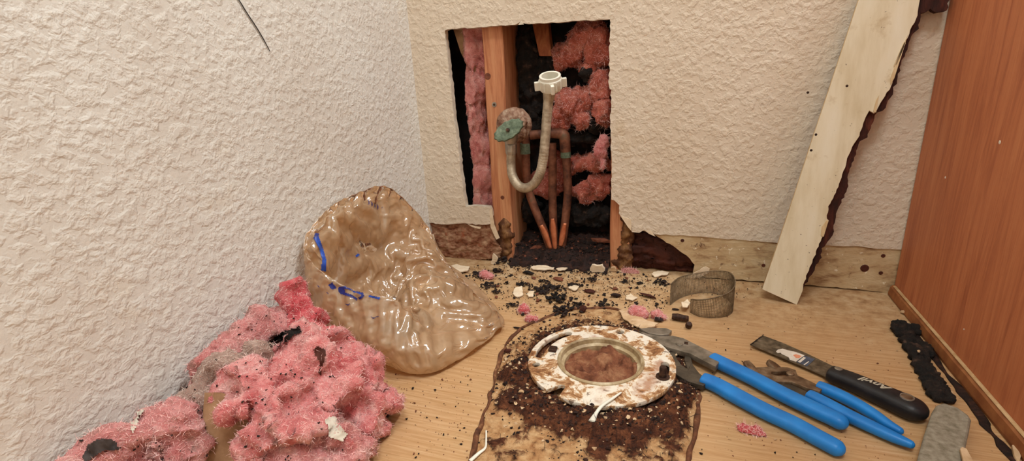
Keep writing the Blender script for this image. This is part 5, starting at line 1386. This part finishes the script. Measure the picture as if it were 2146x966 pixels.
grit(900, [debris_poly, front_wall], M['tan_chip'], 'fine pale plaster grit in front of the wall opening', 12, .0005, .0018)
grit(420, [wide, right], M['brown_chip'], 'fine brown grit on the open floor', 13, .0003, .0012)
def sill(q): return None
# crumbs on the rotted plate inside the opening
r = np.random.RandomState(77); parts = []
for k in range(650):
    x = r.uniform(.176, .356); y = r.uniform(.004, .07); s_ = r.uniform(.0012, .005)
    z_ = float(plate_h(np.array([[x]]), np.array([[y]]))[0, 0])
    V, F = BASE[r.randint(10)]; M3 = Matrix.Rotation(r.uniform(0, 6), 3, 'Z') @ Matrix.Rotation(r.uniform(-1, 1), 3, 'X')
    parts.append(([tuple(Vector((x, y, z_))+(M3 @ Vector(v))*s_) for v in V], F))
o = link('cavity_splinters', join(parts[::6]), M['brown_chip'], BPL); tag(o, kind='stuff')
parts = [p_ for k_, p_ in enumerate(parts) if k_ % 6]
o = link('cavity_rubble', join(parts), M['crumb'], BPL); tag(o, kind='stuff')
# crumbs over the grime bed
bedt = BVHTree.FromPolygons([Vector(v) for v in V_ if False] or [Vector((0, 0, -1)), Vector((1, 0, -1)), Vector((0, 1, -1))], [(0, 1, 2)])
parts = []; parts2 = []
r = np.random.RandomState(78)
for k in range(2200):
    a = r.uniform(0, 6.28); rd = .088+abs(r.normal())*.035; x, y = FX+rd*math.cos(a), FY+rd*math.sin(a)
    if not inside(np.array([x]), np.array([y]), [tuple(p) for p in FPs])[0]: continue
    i_, j_ = int((x-gx[0])/st), int((y-gy[0])/st)
    if not (0 <= i_ < nx and 0 <= j_ < ny): continue
    z_ = max(.0003, H[i_, j_]-.0004); s_ = r.uniform(.0006, .0020)+.003*r.rand()**6; V, F = BASE[r.randint(10)]
    M3 = Matrix.Rotation(r.uniform(0, 6), 3, 'Z')
    (parts if r.rand() < .75 else parts2).append(([tuple(Vector((x, y, z_))+(M3 @ Vector(v))*s_) for v in V], F))
o = link('grime_crumbs', join(parts), M['rot'], GB); tag(o, kind='stuff')
o = link('grime_flakes', join(parts2), M['tan_chip'], GB); tag(o, kind='stuff')

# crumbs spilling over the sill of the opening
parts = []; r = np.random.RandomState(88)
for k in range(260):
    x = r.uniform(.165, .365); y = -.004-abs(r.normal())*.012; s_ = r.uniform(.0008, .0032); V, F = BASE[r.randint(10)]; M3 = Matrix.Rotation(r.uniform(0, 6), 3, 'Z')
    parts.append(([tuple(Vector((x, y, .0006))+(M3 @ Vector(v))*s_) for v in V], F))
o = link('sill_rubble', join(parts), M['crumb']); tag(o, 'black crumbs spilling over the sill of the wall opening', 'rubble', kind='stuff')
# dirt specks caught on the pulled-out insulation, a layer on each clump
for kk in ('main', 'red', 'pale', 'grey', 'dirty', 'left'):
    tr_ = bvh_of(wool(kk)); parts = []; r = np.random.RandomState(91)
    for k in range(420):
        a, b = r.uniform(170, 830), r.uniform(600, 966); d = Vector(ray(a, b)).normalized(); h = tr_.ray_cast(Vector(CAM), d)
        if h[0] is None: continue
        if fbm(np.array([[h[0].x*40, h[0].y*40, h[0].z*40]]), 5)[0] < .48: continue
        s_ = r.uniform(.0007, .0022); V, F = BASE[r.randint(10)]; M3 = Matrix.Rotation(r.uniform(0, 6), 3, 'Z') @ Matrix.Rotation(r.uniform(-1, 1), 3, 'X')
        parts.append(([tuple(h[0]-d*.001+(M3 @ Vector(v))*s_) for v in V], F))
    if parts: tag(link('dirt_specks', join(parts), M['crumb'], S[kk]), kind='stuff')
